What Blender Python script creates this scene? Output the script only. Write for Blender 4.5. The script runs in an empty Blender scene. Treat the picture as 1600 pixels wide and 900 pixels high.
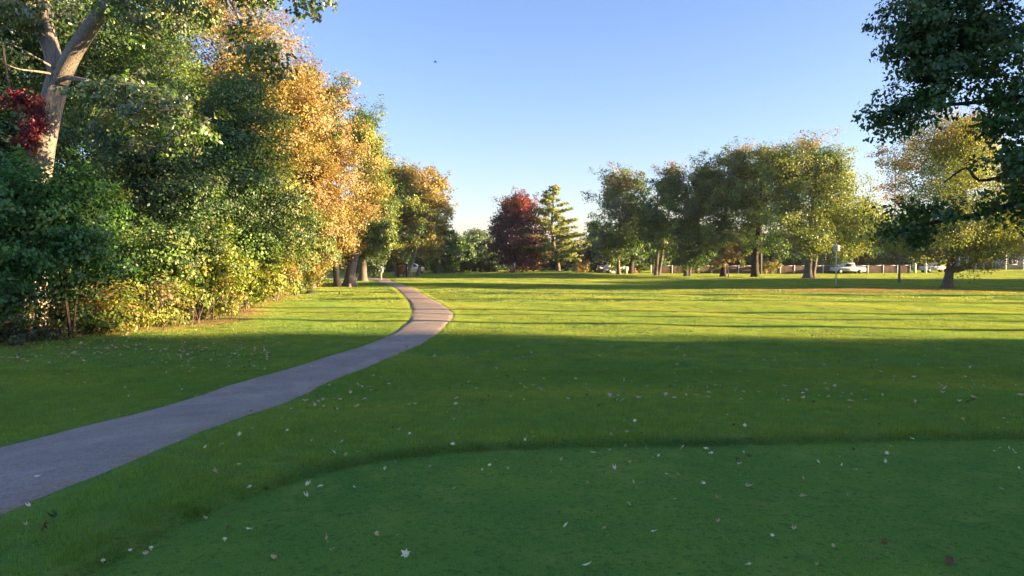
import bpy, math, random
import numpy as np
from mathutils import Vector

random.seed(7)
RNG = np.random.default_rng(7)
R = math.radians
scn = bpy.context.scene
COL = scn.collection

# ------------------------------------------------------------------ camera
CAM_Z = 2.10
FPX = 26.0 / 36.0 * 1600.0
PITCH = math.atan(45.0 / FPX)
cd = bpy.data.cameras.new('camera')
cd.lens = 26.0
cd.sensor_width = 36.0
cd.clip_start = 0.05
cd.clip_end = 12000.0
cam = bpy.data.objects.new('camera', cd)
cam.location = (0, 0, CAM_Z)
cam.rotation_euler = (math.pi / 2 - PITCH, 0, 0)
COL.objects.link(cam)
scn.camera = cam

# ------------------------------------------------------------------ light
SUN_EL = 9.5
SUN_AZ = 98.0          # clockwise from +Y: from the right, a little behind
w = bpy.data.worlds.new('World')
scn.world = w
w.use_nodes = True
nt = w.node_tree
bg = nt.nodes['Background']
sky = nt.nodes.new('ShaderNodeTexSky')
sky.sky_type = 'NISHITA'
sky.sun_disc = False
sky.sun_elevation = R(SUN_EL)
sky.sun_rotation = R(SUN_AZ)
sky.altitude = 0
sky.air_density = 1.0
sky.dust_density = 0.6
sky.ozone_density = 3.4
grade = nt.nodes.new('ShaderNodeMix'); grade.data_type = 'RGBA'; grade.blend_type = 'MULTIPLY'
grade.inputs[0].default_value = 1.0
grade.inputs[7].default_value = (.90, .735, .80, 1)
nt.links.new(sky.outputs[0], grade.inputs[6])
nt.links.new(grade.outputs[2], bg.inputs[0])
bg.inputs[1].default_value = 0.085
sd = bpy.data.lights.new('sun', 'SUN')
sd.energy = 5.0
sd.angle = R(0.53)
sd.color = (1.0, 0.69, 0.35)
sun = bpy.data.objects.new('sun', sd)
COL.objects.link(sun)
az = R(SUN_AZ); el = R(SUN_EL)
SUN_DIR = Vector((math.sin(az) * math.cos(el), math.cos(az) * math.cos(el), math.sin(el)))
sun.rotation_euler = SUN_DIR.to_track_quat('Z', 'Y').to_euler()
sun.location = (60, -10, 30)
scn.view_settings.view_transform = 'Standard'
scn.view_settings.look = 'None'
scn.view_settings.exposure = 2.55
scn.view_settings.gamma = 1.0
scn.cycles.max_bounces = 8
scn.cycles.diffuse_bounces = 5
scn.cycles.glossy_bounces = 2
scn.cycles.transmission_bounces = 4
scn.cycles.transparent_max_bounces = 6
scn.cycles.caustics_reflective = False
scn.cycles.caustics_refractive = False
scn.cycles.use_denoising = True

# ------------------------------------------------------------------ helpers
def smooth(a, b, x):
    t = np.clip((x - a) / (b - a), 0, 1)
    return t * t * (3 - 2 * t)

def P(px, py, d):
    """world point at depth d metres along the view axis direction of a photo position"""
    vy = math.cos(PITCH) + (450 - py) / FPX * math.sin(PITCH)
    vz = -math.sin(PITCH) + (450 - py) / FPX * math.cos(PITCH)
    vx = (px - 800) / FPX
    k = d / vy
    return np.array([vx * k, d, CAM_Z + vz * k])

TEE_H = 0.45
EDGE = np.array([(-3.6, -6.0), (-2.75, 0.0), (-2.45, 2.4), (-2.19, 3.89), (-2.01, 4.65), (-1.78, 5.15), (-1.47, 5.65),
                 (-1.04, 6.01), (-.54, 6.23), (0, 6.35), (.84, 6.44), (1.68, 6.48), (2.85, 6.59), (4.66, 6.73), (7.5, 6.7), (10.0, 6.0), (11.5, 3.0), (11.5, -6.0)])

def sd_poly(x, y, poly=EDGE):
    """signed distance to the tee outline (negative on the tee)"""
    x = np.asarray(x, float); y = np.asarray(y, float)
    dmin = np.full(x.shape, 1e9)
    n = len(poly)
    inside = np.zeros(x.shape, bool)
    for i in range(n):
        ax, ay = poly[i]; bx, by = poly[(i + 1) % n]
        ex, ey = bx - ax, by - ay
        t = np.clip(((x - ax) * ex + (y - ay) * ey) / (ex * ex + ey * ey), 0, 1)
        dd = np.hypot(x - ax - t * ex, y - ay - t * ey)
        dmin = np.minimum(dmin, dd)
        cond = ((ay > y) != (by > y)) & (x < (bx - ax) * (y - ay) / (by - ay + 1e-12) + ax)
        inside ^= cond
    return np.where(inside, -dmin, dmin)

def H(x, y):
    x = np.asarray(x, float); y = np.asarray(y, float)
    s = sd_poly(x, y)
    z = TEE_H * (1 - smooth(0.0, 6.5, s)) + 0.045 * smooth(0.0, 0.14, s) - 0.045 * smooth(1, 7, s)
    far = smooth(8, 25, y)
    z = z + far * .5 * (0.035 * np.sin(x * .21 + y * .33) + 0.03 * np.sin(x * .07 - y * .19 + 1.3) + 0.02 * np.sin(x * .5 + 2) * np.sin(y * .41))
    z = z + 0.018 * np.sin(x * 1.1 + y * .7) * smooth(0.3, 2, s)
    z = z + 0.42 * np.exp(-((x - 6.2) / 4.5) ** 2 - ((y - 101) / 6.0) ** 2)
    z = z + 0.12 * np.exp(-((x + 3) / 14.0) ** 2 - ((y - 100) / 7.0) ** 2)
    z = z + 0.35 * smooth(45, 80, x) * smooth(80, 115, y)
    z = z + 0.10 * np.exp(-((x - 22) / 9.0) ** 2 - ((y - 48) / 2.5) ** 2)
    return z

def G(px, py):
    """ground point seen at a photo position"""
    v = P(px, py, 1.0) - np.array([0, 0, CAM_Z])
    t = 1.0
    for _ in range(40):
        q = v * t
        zg = float(H(q[0], q[1]))
        t2 = (zg - CAM_Z) / v[2]
        t = 0.5 * t + 0.5 * t2
    q = v * t
    return np.array([q[0], q[1], float(H(q[0], q[1]))])

def set_props(o, label=None, cat=None, group=None, kind=None):
    if label: o['label'] = label
    if cat: o['category'] = cat
    if group: o['group'] = group
    if kind: o['kind'] = kind
    return o

def empty(name, loc, label, cat, group=None, rz=0.0):
    o = bpy.data.objects.new(name, None)
    o.location = loc
    o.rotation_euler = (0, 0, rz)
    COL.objects.link(o)
    return set_props(o, label, cat, group)

def mesh_np(name, V, F, mat, parent=None, colors=None, smooth_shade=False, attrs=None):
    """V (n,3), F (m,k) array with constant k, or list of such arrays"""
    me = bpy.data.meshes.new(name)
    if not isinstance(F, list): F = [F]
    F = [np.asarray(f, dtype=np.int32) for f in F if len(f)]
    V = np.asarray(V, dtype=np.float32)
    nl = sum(f.size for f in F); nf = sum(len(f) for f in F)
    me.vertices.add(len(V)); me.vertices.foreach_set('co', V.ravel())
    me.loops.add(nl); me.polygons.add(nf)
    me.loops.foreach_set('vertex_index', np.concatenate([f.ravel() for f in F]))
    st = []; o = 0
    for f in F:
        st.append(o + np.arange(len(f)) * f.shape[1]); o += f.size
    me.polygons.foreach_set('loop_start', np.concatenate(st).astype(np.int32))
    if smooth_shade:
        me.polygons.foreach_set('use_smooth', np.ones(nf, bool))
    me.update(calc_edges=True)
    if colors is not None:
        a = me.attributes.new('tint', 'FLOAT_COLOR', 'FACE')
        c = np.ones((nf, 4), np.float32); c[:, :3] = colors
        a.data.foreach_set('color', c.ravel())
    for k, v in (attrs or {}).items():
        a = me.attributes.new(k, 'FLOAT', 'POINT')
        a.data.foreach_set('value', np.asarray(v, np.float32))
    if mat: me.materials.append(mat)
    ob = bpy.data.objects.new(name, me)
    COL.objects.link(ob)
    if parent is not None: ob.parent = parent
    return ob

class MB:
    """collects boxes, tubes and lathed shapes into one mesh"""
    def __init__(s): s.V = []; s.F3 = []; s.F4 = []; s.n = 0
    def add(s, V, F):
        V = np.asarray(V, float); s.V.append(V)
        for f in F:
            f = [i + s.n for i in f]
            (s.F4 if len(f) == 4 else s.F3).append(f) if len(f) in (3, 4) else [s.F3.append([f[0], f[i], f[i + 1]]) for i in range(1, len(f) - 1)]
        s.n += len(V)
        return s
    def box(s, x0, x1, y0, y1, z0, z1, taper=0.0, bev=0.0):
        t = taper
        V = [(x0, y0, z0), (x1, y0, z0), (x1, y1, z0), (x0, y1, z0), (x0 + t, y0 + t, z1), (x1 - t, y0 + t, z1), (x1 - t, y1 - t, z1), (x0 + t, y1 - t, z1)]
        return s.add(V, [(3, 2, 1, 0), (4, 5, 6, 7), (0, 1, 5, 4), (1, 2, 6, 5), (2, 3, 7, 6), (3, 0, 4, 7)])
    def tube(s, pts, rad, k=8, cap=True):
        V, F = tube_arrays(np.asarray(pts, float), np.asarray(rad, float), k)
        F = [tuple(f) for f in F]
        if cap:
            n = len(pts)
            F.append(tuple(range(k))[::-1]); F.append(tuple((n - 1) * k + i for i in range(k)))
        return s.add(V, F)
    def prism(s, poly, y0, y1):
        """polygon in xz extruded along y"""
        n = len(poly)
        V = [(x, y0, z) for x, z in poly] + [(x, y1, z) for x, z in poly]
        F = [tuple(range(n)), tuple(range(2 * n - 1, n - 1, -1))] + [((i + 1) % n, i, i + n, (i + 1) % n + n) for i in range(n)]
        return s.add(V, F)
    def build(s, name, mat, parent=None, smooth_shade=False):
        F = []
        if s.F3: F.append(np.array(s.F3))
        if s.F4: F.append(np.array(s.F4))
        return mesh_np(name, np.concatenate(s.V), F, mat, parent, smooth_shade=smooth_shade)

def tube_arrays(pts, rad, k=6, flute=None):
    n = len(pts)
    T = np.zeros((n, 3))
    T[1:-1] = pts[2:] - pts[:-2]; T[0] = pts[1] - pts[0]; T[-1] = pts[-1] - pts[-2]
    T /= np.linalg.norm(T, axis=1)[:, None] + 1e-9
    ref = np.array([0.31, 0.95, 0.05]) if abs(T[:, 2]).mean() > .5 else np.array([0.05, 0.1, 1.0])
    A = np.cross(T, ref); A /= np.linalg.norm(A, axis=1)[:, None] + 1e-9
    B = np.cross(T, A)
    th = np.arange(k) / k * 2 * np.pi
    rr = np.repeat(rad[:, None], k, 1) if np.ndim(rad) == 1 else rad
    V = pts[:, None, :] + rr[:, :, None] * (np.cos(th)[None, :, None] * A[:, None, :] + np.sin(th)[None, :, None] * B[:, None, :])
    i = np.arange(n - 1)[:, None] * k; j = np.arange(k)[None, :]; j2 = (j + 1) % k
    F = np.stack([i + j, i + j2, i + k + j2, i + k + j], -1).reshape(-1, 4)
    return V.reshape(-1, 3), F

# ------------------------------------------------------------------ materials
def mat_new(name):
    m = bpy.data.materials.new(name); m.use_nodes = True
    m.node_tree.nodes.clear()
    return m, m.node_tree.nodes, m.node_tree.links

def leaf_material(name, transl=0.38, gloss=0.05, attr='tint', attr_type='GEOMETRY', rough=.5, warm=(1.25, 1.15, .55)):
    m, N, L = mat_new(name)
    out = N.new('ShaderNodeOutputMaterial')
    at = N.new('ShaderNodeAttribute'); at.attribute_name = attr; at.attribute_type = attr_type
    d = N.new('ShaderNodeBsdfDiffuse'); t = N.new('ShaderNodeBsdfTranslucent'); g = N.new('ShaderNodeBsdfGlossy')
    g.inputs['Roughness'].default_value = rough
    mul = N.new('ShaderNodeMix'); mul.data_type = 'RGBA'; mul.blend_type = 'MULTIPLY'; mul.inputs[0].default_value = 1
    mul.inputs[7].default_value = (*warm, 1)
    L.new(at.outputs['Color'], mul.inputs[6])
    L.new(at.outputs['Color'], d.inputs[0]); L.new(mul.outputs[2], t.inputs[0])
    m1 = N.new('ShaderNodeMixShader'); m1.inputs[0].default_value = transl
    L.new(d.outputs[0], m1.inputs[1]); L.new(t.outputs[0], m1.inputs[2])
    m2 = N.new('ShaderNodeMixShader'); m2.inputs[0].default_value = gloss
    L.new(m1.outputs[0], m2.inputs[1]); L.new(g.outputs[0], m2.inputs[2])
    L.new(m2.outputs[0], out.inputs[0])
    return m

def pbr(name, col, rough=.8, col2=None, scale=8.0, bump=0.0, bscale=40.0, metal=0.0, stretch=(1, 1, 1), spec=.3):
    m, N, L = mat_new(name)
    out = N.new('ShaderNodeOutputMaterial'); b = N.new('ShaderNodeBsdfPrincipled')
    b.inputs['Roughness'].default_value = rough; b.inputs['Metallic'].default_value = metal
    b.inputs['Specular IOR Level'].default_value = spec
    L.new(b.outputs[0], out.inputs[0])
    tc = N.new('ShaderNodeTexCoord'); mp = N.new('ShaderNodeMapping'); mp.inputs['Scale'].default_value = stretch
    L.new(tc.outputs['Object'], mp.inputs[0])
    nz = N.new('ShaderNodeTexNoise'); nz.inputs['Scale'].default_value = scale; nz.inputs['Detail'].default_value = 6
    nz.inputs['Roughness'].default_value = .65
    L.new(mp.outputs[0], nz.inputs[0])
    mx = N.new('ShaderNodeMix'); mx.data_type = 'RGBA'
    c2 = col2 or tuple(c * .6 for c in col)
    mx.inputs[6].default_value = (*c2, 1); mx.inputs[7].default_value = (*col, 1)
    rmp = N.new('ShaderNodeMapRange'); rmp.inputs[1].default_value = .35; rmp.inputs[2].default_value = .65
    L.new(nz.outputs[0], rmp.inputs[0]); L.new(rmp.outputs[0], mx.inputs[0]); L.new(mx.outputs[2], b.inputs['Base Color'])
    if bump > 0:
        n2 = N.new('ShaderNodeTexNoise'); n2.inputs['Scale'].default_value = bscale; n2.inputs['Detail'].default_value = 5
        L.new(mp.outputs[0], n2.inputs[0])
        bp = N.new('ShaderNodeBump'); bp.inputs['Strength'].default_value = bump; bp.inputs['Distance'].default_value = .03
        L.new(n2.outputs[0], bp.inputs['Height']); L.new(bp.outputs[0], b.inputs['Normal'])
    return m

M_leaf = leaf_material('leaf')
M_leaf_waxy = leaf_material('leaf_waxy', transl=.25, gloss=.10, rough=.35)
M_blade = leaf_material('grass_blade', transl=.42, gloss=.05, attr='tint', attr_type='INSTANCER', rough=.45, warm=(1.2, 1.1, .5))
M_bark = pbr('bark', (.21, .18, .155), .9, (.08, .067, .057), 6, .9, 14, stretch=(3, 3, .5))
M_bark_pale = pbr('bark_pale', (.36, .325, .29), .9, (.16, .14, .12), 5, 1.0, 10, stretch=(4, 4, .6))
M_bark_dark = pbr('bark_dark', (.085, .07, .06), .9, (.035, .03, .026), 7, .8, 16, stretch=(3, 3, .5))
M_white = pbr('white_paint', (.75, .74, .72), .6, (.6, .59, .57), 3)
M_galv = pbr('galvanised_metal', (.55, .54, .52), .5, (.45, .44, .42), 6, metal=.3)
M_screen = pbr('windscreen_fabric', (.16, .115, .085), .95, (.11, .08, .06), 1.5, .3, 30)
M_wood_pole = pbr('weathered_wood', (.32, .27, .21), .9, (.2, .16, .12), 5, .4, 20, stretch=(4, 4, .4))
M_brick = pbr('brown_brick', (.28, .19, .15), .9, (.2, .13, .1), 4, .3, 20)
M_roof = pbr('roof_shingle', (.14, .13, .13), .9, (.09, .085, .08), 3, .4, 12)
M_siding = pbr('pale_siding', (.55, .5, .47), .8, (.48, .43, .41), 2)
M_glass = pbr('window_glass', (.05, .06, .08), .1, (.04, .05, .06), 2, spec=.8)
M_tyre = pbr('tyre_rubber', (.03, .03, .03), .9, (.02, .02, .02), 9)
M_red = pbr('red_plastic', (.5, .07, .04), .5, (.42, .06, .03), 4)
M_brownwood = pbr('brown_wood', (.30, .14, .07), .8, (.2, .09, .05), 6, .3, 20)
M_black = pbr('dark_material', (.03, .03, .035), .8, (.02, .02, .022), 9)
M_cream = pbr('cream_metal', (.62, .55, .38), .6, (.55, .48, .33), 3)
M_char = pbr('charred_stump', (.06, .05, .045), .95, (.03, .026, .024), 12, .8, 25)

# ------------------------------------------------------------------ path outlines
LE_px = [(0, 697), (100, 674), (200, 648), (300, 619), (400, 589), (500, 560), (560, 541), (600, 526), (628, 508), (640, 493), (638, 477), (628, 461), (617, 451), (606, 445.0), (590, 441), (570, 437.0)]
RE_px = [(0, 822), (100, 783), (200, 739), (300, 692), (400, 650), (500, 608), (560, 583), (620, 556), (660, 539), (690, 519), (707, 503), (713, 493), (704, 483), (685, 471), (663, 460), (648, 452), (633, 445.5), (612, 440), (592, 434.5)]
def polyline(px):
    return np.array([G(*p)[:2] for p in px])
def resample(p, n):
    d = np.r_[0, np.cumsum(np.hypot(*np.diff(p, axis=0).T))]
    # catmull-rom through the points
    q = np.vstack([2 * p[0] - p[1], p, 2 * p[-1] - p[-2]])
    out = []
    for i in range(1, len(q) - 2):
        for t in np.linspace(0, 1, 20, endpoint=False):
            a, b, c, e = q[i - 1], q[i], q[i + 1], q[i + 2]
            out.append(.5 * ((2 * b) + (-a + c) * t + (2 * a - 5 * b + 4 * c - e) * t * t + (-a + 3 * b - 3 * c + e) * t ** 3))
    out.append(p[-1]); out = np.array(out)
    d = np.r_[0, np.cumsum(np.hypot(*np.diff(out, axis=0).T))]
    s = np.linspace(0, d[-1], n)
    return np.c_[np.interp(s, d, out[:, 0]), np.interp(s, d, out[:, 1])]
LEw = polyline(LE_px); REw = polyline(RE_px)
# carry the path on behind the camera to the left, and past its far end
dl = (LEw[0] - LEw[2]); dl /= np.linalg.norm(dl)
dn = np.array([-.35, -.94])
LEw = np.vstack([LEw[0] + dl * 3 + dn * 6, LEw[0] + dl * 2.0 + dn * .6, LEw])
REw = np.vstack([REw[0] + dl * 3 + dn * 5.6, REw[0] + dl * 1.4 + dn * 1.0, REw])
LEw = np.vstack([LEw, LEw[-1] + np.array([-14, 14.])]); REw = np.vstack([REw, REw[-1] + np.array([-15, 12.])])
# smooth out pixel noise: centre line + width
NPATH = 620
L_ = resample(LEw, 4000); R_ = resample(REw, 4000)
cen = []; 
ci = np.linspace(0, 3999, NPATH).astype(int)
for i in ci:
    a = L_[i]
    j = np.argmin(((R_ - a) ** 2).sum(1))
    cen.append((a + R_[j]) / 2)
cen = np.array(cen)
for _ in range(10):
    cen[1:-1] = .25 * cen[:-2] + .5 * cen[1:-1] + .25 * cen[2:]
cen = resample(cen[::6], NPATH)
tan = np.gradient(cen, axis=0); tan /= np.linalg.norm(tan, axis=1)[:, None]
nor = np.c_[-tan[:, 1], tan[:, 0]]
wid = np.array([np.min(np.hypot(*(L_ - c).T)) + np.min(np.hypot(*(R_ - c).T)) for c in cen])
for _ in range(60):
    wid[1:-1] = .25 * wid[:-2] + .5 * wid[1:-1] + .25 * wid[2:]
HALF = wid / 2
def path_dist(x, y):
    """distance from the path's edge (negative on the path)"""
    x = np.atleast_1d(np.asarray(x, float)); y = np.atleast_1d(np.asarray(y, float))
    out = np.empty(len(x))
    for s in range(0, len(x), 4000):
        dx = x[s:s + 4000, None] - cen[None, :, 0]; dy = y[s:s + 4000, None] - cen[None, :, 1]
        out[s:s + 4000] = (np.sqrt(dx * dx + dy * dy) - HALF[None, :]).min(1)
    return out

# edge of the wood on the left: x of the wood line for a given y
WOOD = np.array([(-16, -30), (-14.5, 5), (-13.8, 16), (-12.6, 20), (-10.2, 23.5), (-9.8, 26), (-11.6, 31), (-12.6, 37), (-13.6, 43), (-16, 50), (-17.5, 60), (-30, 75), (-60, 95)], float)
def wood_depth(x, y):
    return np.interp(y, WOOD[:, 1], WOOD[:, 0]) - x   # >0 inside the wood

# ------------------------------------------------------------------ ground
def build_ground():
    ang_f = np.linspace(-46, 46, 461)
    ang_b = np.linspace(46, 314, 90)[1:-1]
    ang = np.radians(np.r_[ang_f, ang_b])
    r = [1.2]
    while r[-1] < 5000:
        g = 1.0075 if r[-1] < 9 else (1.02 if r[-1] < 140 else 1.15)
        r.append(r[-1] * g)
    r = np.array(r)
    X = (r[:, None] * np.sin(ang)[None]); Y = (r[:, None] * np.cos(ang)[None])
    X = X.ravel(); Y = Y.ravel()
    X = np.r_[X, 0]; Y = np.r_[Y, 0]
    Z = H(X, Y)
    nr, na = len(r), len(ang)
    i = np.arange(nr - 1)[:, None] * na; j = np.arange(na)[None, :]; j2 = (j + 1) % na
    F = np.stack([i + j, i + na + j, i + na + j2, i + j2], -1).reshape(-1, 4)
    c = nr * na
    F3 = np.stack([np.full(na, c), np.arange(na), (np.arange(na) + 1) % na], -1)
    s = sd_poly(X, Y)
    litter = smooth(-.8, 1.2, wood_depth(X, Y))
    lip_shade = .62 * np.exp(-((s - .04) / .07) ** 2) * (.65 + .35 * vnoise(X * 1.3, Y * 1.3, 9)).clip(.1, 1) * (1 - .45 * smooth(1.5, 5, X))  # shade between the blades at the tee's cut edge, painted dark
    dry = dry_amount(X, Y)
    m, N, L = mat_new('turf_soil')
    out = N.new('ShaderNodeOutputMaterial'); b = N.new('ShaderNodeBsdfPrincipled'); b.inputs['Roughness'].default_value = .95
    b.inputs['Specular IOR Level'].default_value = .1
    L.new(b.outputs[0], out.inputs[0])
    geo = N.new('ShaderNodeNewGeometry')
    def noise(sc, det=5):
        n = N.new('ShaderNodeTexNoise'); n.inputs['Scale'].default_value = sc; n.inputs['Detail'].default_value = det
        L.new(geo.outputs['Position'], n.inputs[0]); return n
    def mix(f, a, bb):
        x = N.new('ShaderNodeMix'); x.data_type = 'RGBA'
        for s_, v in ((0, f), (6, a), (7, bb)):
            if hasattr(v, 'links'): L.new(v, x.inputs[s_])
            elif isinstance(v, (int, float)): x.inputs[s_].default_value = v
            else: x.inputs[s_].default_value = (*v, 1)
        return x.outputs[2]
    def ramp(v, a, bb):
        x = N.new('ShaderNodeMapRange'); x.inputs[1].default_value = a; x.inputs[2].default_value = bb
        L.new(v, x.inputs[0]); return x.outputs[0]
    c1 = mix(ramp(noise(.9).outputs[0], .35, .65), (.10, .225, .03), (.16, .28, .032))
    c1 = mix(ramp(noise(140, 3).outputs[0], .42, .72), c1, (.04, .10, .024))
    c1 = mix(ramp(noise(3.1, 6).outputs[0], .52, .8), c1, (.19, .25, .045))
    c1 = mix(ramp(noise(28, 5).outputs[0], .52, .72), c1, (.05, .115, .02))
    c1 = mix(ramp(noise(4.7, 5).outputs[0], .60, .74), c1, (.075, .16, .026))
    al = N.new('ShaderNodeAttribute'); al.attribute_name = 'litter'
    ad = N.new('ShaderNodeAttribute'); ad.attribute_name = 'dry'
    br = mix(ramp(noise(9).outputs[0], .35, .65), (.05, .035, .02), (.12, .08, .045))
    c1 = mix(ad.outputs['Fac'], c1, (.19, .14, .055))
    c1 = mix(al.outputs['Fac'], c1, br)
    ap = N.new('ShaderNodeAttribute'); ap.attribute_name = 'lip_shade'
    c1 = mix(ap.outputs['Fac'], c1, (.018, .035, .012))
    L.new(c1, b.inputs['Base Color'])
    bp = N.new('ShaderNodeBump'); bp.inputs['Strength'].default_value = .7; bp.inputs['Distance'].default_value = .012
    L.new(noise(90, 4).outputs[0], bp.inputs['Height']); L.new(bp.outputs[0], b.inputs['Normal'])
    o = mesh_np('ground', np.c_[X, Y, Z], [F, F3], m, smooth_shade=True, attrs={'litter': litter, 'dry': dry, 'lip_shade': lip_shade})
    set_props(o, kind='structure')

def vnoise(x, y, seed=0):
    """cheap smooth pseudo-noise in about -1..1"""
    r = np.random.default_rng(seed)
    z = 0
    for k in range(7):
        a = r.uniform(0, 6.28); f = r.uniform(.5, 1.6)
        z = z + np.sin((x * math.cos(a) + y * math.sin(a)) * f * 2.2 + r.uniform(0, 6.28))
    return z / 3.2

def dry_amount(x, y):
    q = np.exp(-((x - 24) / 7.5) ** 2 - ((y - 48.5) / 2.2) ** 2) * 1.1
    q = q + .45 * np.exp(-((x - 13.5) / 2.2) ** 2 - ((y - 15.0) / 1.3) ** 2)
    q = q + .55 * smooth(1.6, .1, -wood_depth(x, y)) * smooth(18, 24, y)
    q = q * 1.5 * (1 + .5 * vnoise(x, y, 3))
    return np.clip(q, 0, .95)
build_ground()

def build_path():
    K = 13
    rng = np.random.default_rng(3)
    t = np.linspace(-1, 1, K)
    ed = []
    for side in (-1, 1):
        e = rng.normal(0, 1, NPATH)
        e = (np.convolve(e, np.ones(3) / 3, 'same') * .05 + np.convolve(rng.normal(0, 1, NPATH), np.ones(9) / 9, 'same') * .09)
        e += .04 * np.sin(np.arange(NPATH) * .11 + side) * np.sin(np.arange(NPATH) * .047)
        ed.append(e)
    V = []; U = []
    for k, tt in enumerate(t):
        h = HALF + (ed[0] if tt < 0 else ed[1]) * abs(tt) ** 4
        p = cen + nor * (tt * h)[:, None]
        z = H(p[:, 0], p[:, 1]) + .012 + .018 * (1 - tt * tt)
        if abs(tt) == 1: z = z - .05
        V.append(np.c_[p, z]); U.append(np.full(NPATH, abs(tt)))
    V = np.stack(V, 1).reshape(-1, 3); U = np.stack(U, 1).ravel()
    i = np.arange(NPATH - 1)[:, None] * K; j = np.arange(K - 1)[None]
    F = np.stack([i + j, i + K + j, i + K + j + 1, i + j + 1], -1).reshape(-1, 4)
    m, N, L = mat_new('worn_asphalt')
    out = N.new('ShaderNodeOutputMaterial'); b = N.new('ShaderNodeBsdfPrincipled'); b.inputs['Roughness'].default_value = .85
    b.inputs['Specular IOR Level'].default_value = .25
    L.new(b.outputs[0], out.inputs[0])
    geo = N.new('ShaderNodeNewGeometry')
    def noise(sc, det=5, r=.6):
        n = N.new('ShaderNodeTexNoise'); n.inputs['Scale'].default_value = sc; n.inputs['Detail'].default_value = det; n.inputs['Roughness'].default_value = r
        L.new(geo.outputs['Position'], n.inputs[0]); return n.outputs[0]
    def ramp(v, a, bb, lo=0, hi=1):
        x = N.new('ShaderNodeMapRange'); x.inputs[1].default_value = a; x.inputs[2].default_value = bb; x.inputs[3].default_value = lo; x.inputs[4].default_value = hi
        L.new(v, x.inputs[0]); return x.outputs[0]
    def mix(f, a, bb):
        x = N.new('ShaderNodeMix'); x.data_type = 'RGBA'
        for s_, v in ((0, f), (6, a), (7, bb)):
            if hasattr(v, 'links'): L.new(v, x.inputs[s_])
            else: x.inputs[s_].default_value = (*v, 1)
        return x.outputs[2]
    def mth(op, a, bb):
        x = N.new('ShaderNodeMath'); x.operation = op; x.use_clamp = True
        for s_, v in ((0, a), (1, bb)):
            if hasattr(v, 'links'): L.new(v, x.inputs[s_])
            else: x.inputs[s_].default_value = v
        return x.outputs[0]
    c = mix(ramp(noise(1.1), .35, .65), (.30, .245, .205), (.40, .33, .275))
    c = mix(mth('MULTIPLY', ramp(noise(55, 3), .5, .7), .6), c, (.52, .45, .38))
    c = mix(mth('MULTIPLY', ramp(noise(90, 2), .55, .66), .85), c, (.10, .075, .06))
    c = mix(mth('MULTIPLY', ramp(noise(22, 8, .85), .5, .62), .5), c, (.16, .12, .095))
    c = mix(mth('MULTIPLY', ramp(noise(31, 8, .85), .55, .66), .5), c, (.62, .53, .44))
    c = mix(mth('MULTIPLY', ramp(noise(7, 6, .7), .5, .68), .45), c, (.20, .15, .115))
    c = mix(mth('MULTIPLY', ramp(noise(.55, 4), .52, .62), .35), c, (.46, .37, .28))
    at = N.new('ShaderNodeAttribute'); at.attribute_name = 'edge'
    e = mth('ADD', at.outputs['Fac'], ramp(noise(2.2), .3, .7, -.28, .28))
    e = ramp(e, .78, 1.0)
    dirt = mix(ramp(noise(30), .35, .65), (.22, .15, .09), (.42, .31, .19))
    c = mix(mth('MULTIPLY', e, .8), c, dirt)
    L.new(c, b.inputs['Base Color'])
    bp = N.new('ShaderNodeBump'); bp.inputs['Strength'].default_value = .9; bp.inputs['Distance'].default_value = .012
    L.new(noise(70, 4), bp.inputs['Height']); L.new(bp.outputs[0], b.inputs['Normal'])
    o = mesh_np('cart_path', V, F, m, smooth_shade=True, attrs={'edge': U})
    set_props(o, kind='structure')
build_path()

# ------------------------------------------------------------------ grass (real blades, scattered as tufts)
def tuft_mesh(name, nb, rad, h, wd, seed):
    r = np.random.default_rng(seed)
    a = r.uniform(0, 6.283, nb); q = rad * np.sqrt(r.uniform(0, 1, nb))
    bx, by = q * np.cos(a), q * np.sin(a)
    hh = h * r.uniform(.55, 1.15, nb)
    o = r.uniform(0, 6.283, nb); ln = hh * r.uniform(.05, .75, nb); ld = r.uniform(0, 6.283, nb)
    ww = wd * r.uniform(.6, 1.3, nb)
    V = np.zeros((nb, 3, 3))
    V[:, 0] = np.c_[bx - np.cos(o) * ww / 2, by - np.sin(o) * ww / 2, np.full(nb, -.006)]
    V[:, 1] = np.c_[bx + np.cos(o) * ww / 2, by + np.sin(o) * ww / 2, np.full(nb, -.006)]
    V[:, 2] = np.c_[bx + np.cos(ld) * ln, by + np.sin(ld) * ln, hh]
    F = np.arange(nb * 3).reshape(-1, 3)
    me = bpy.data.meshes.new(name)
    me.from_pydata(V.reshape(-1, 3).tolist(), [], F.tolist())
    me.materials.append(M_blade)
    return me

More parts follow.
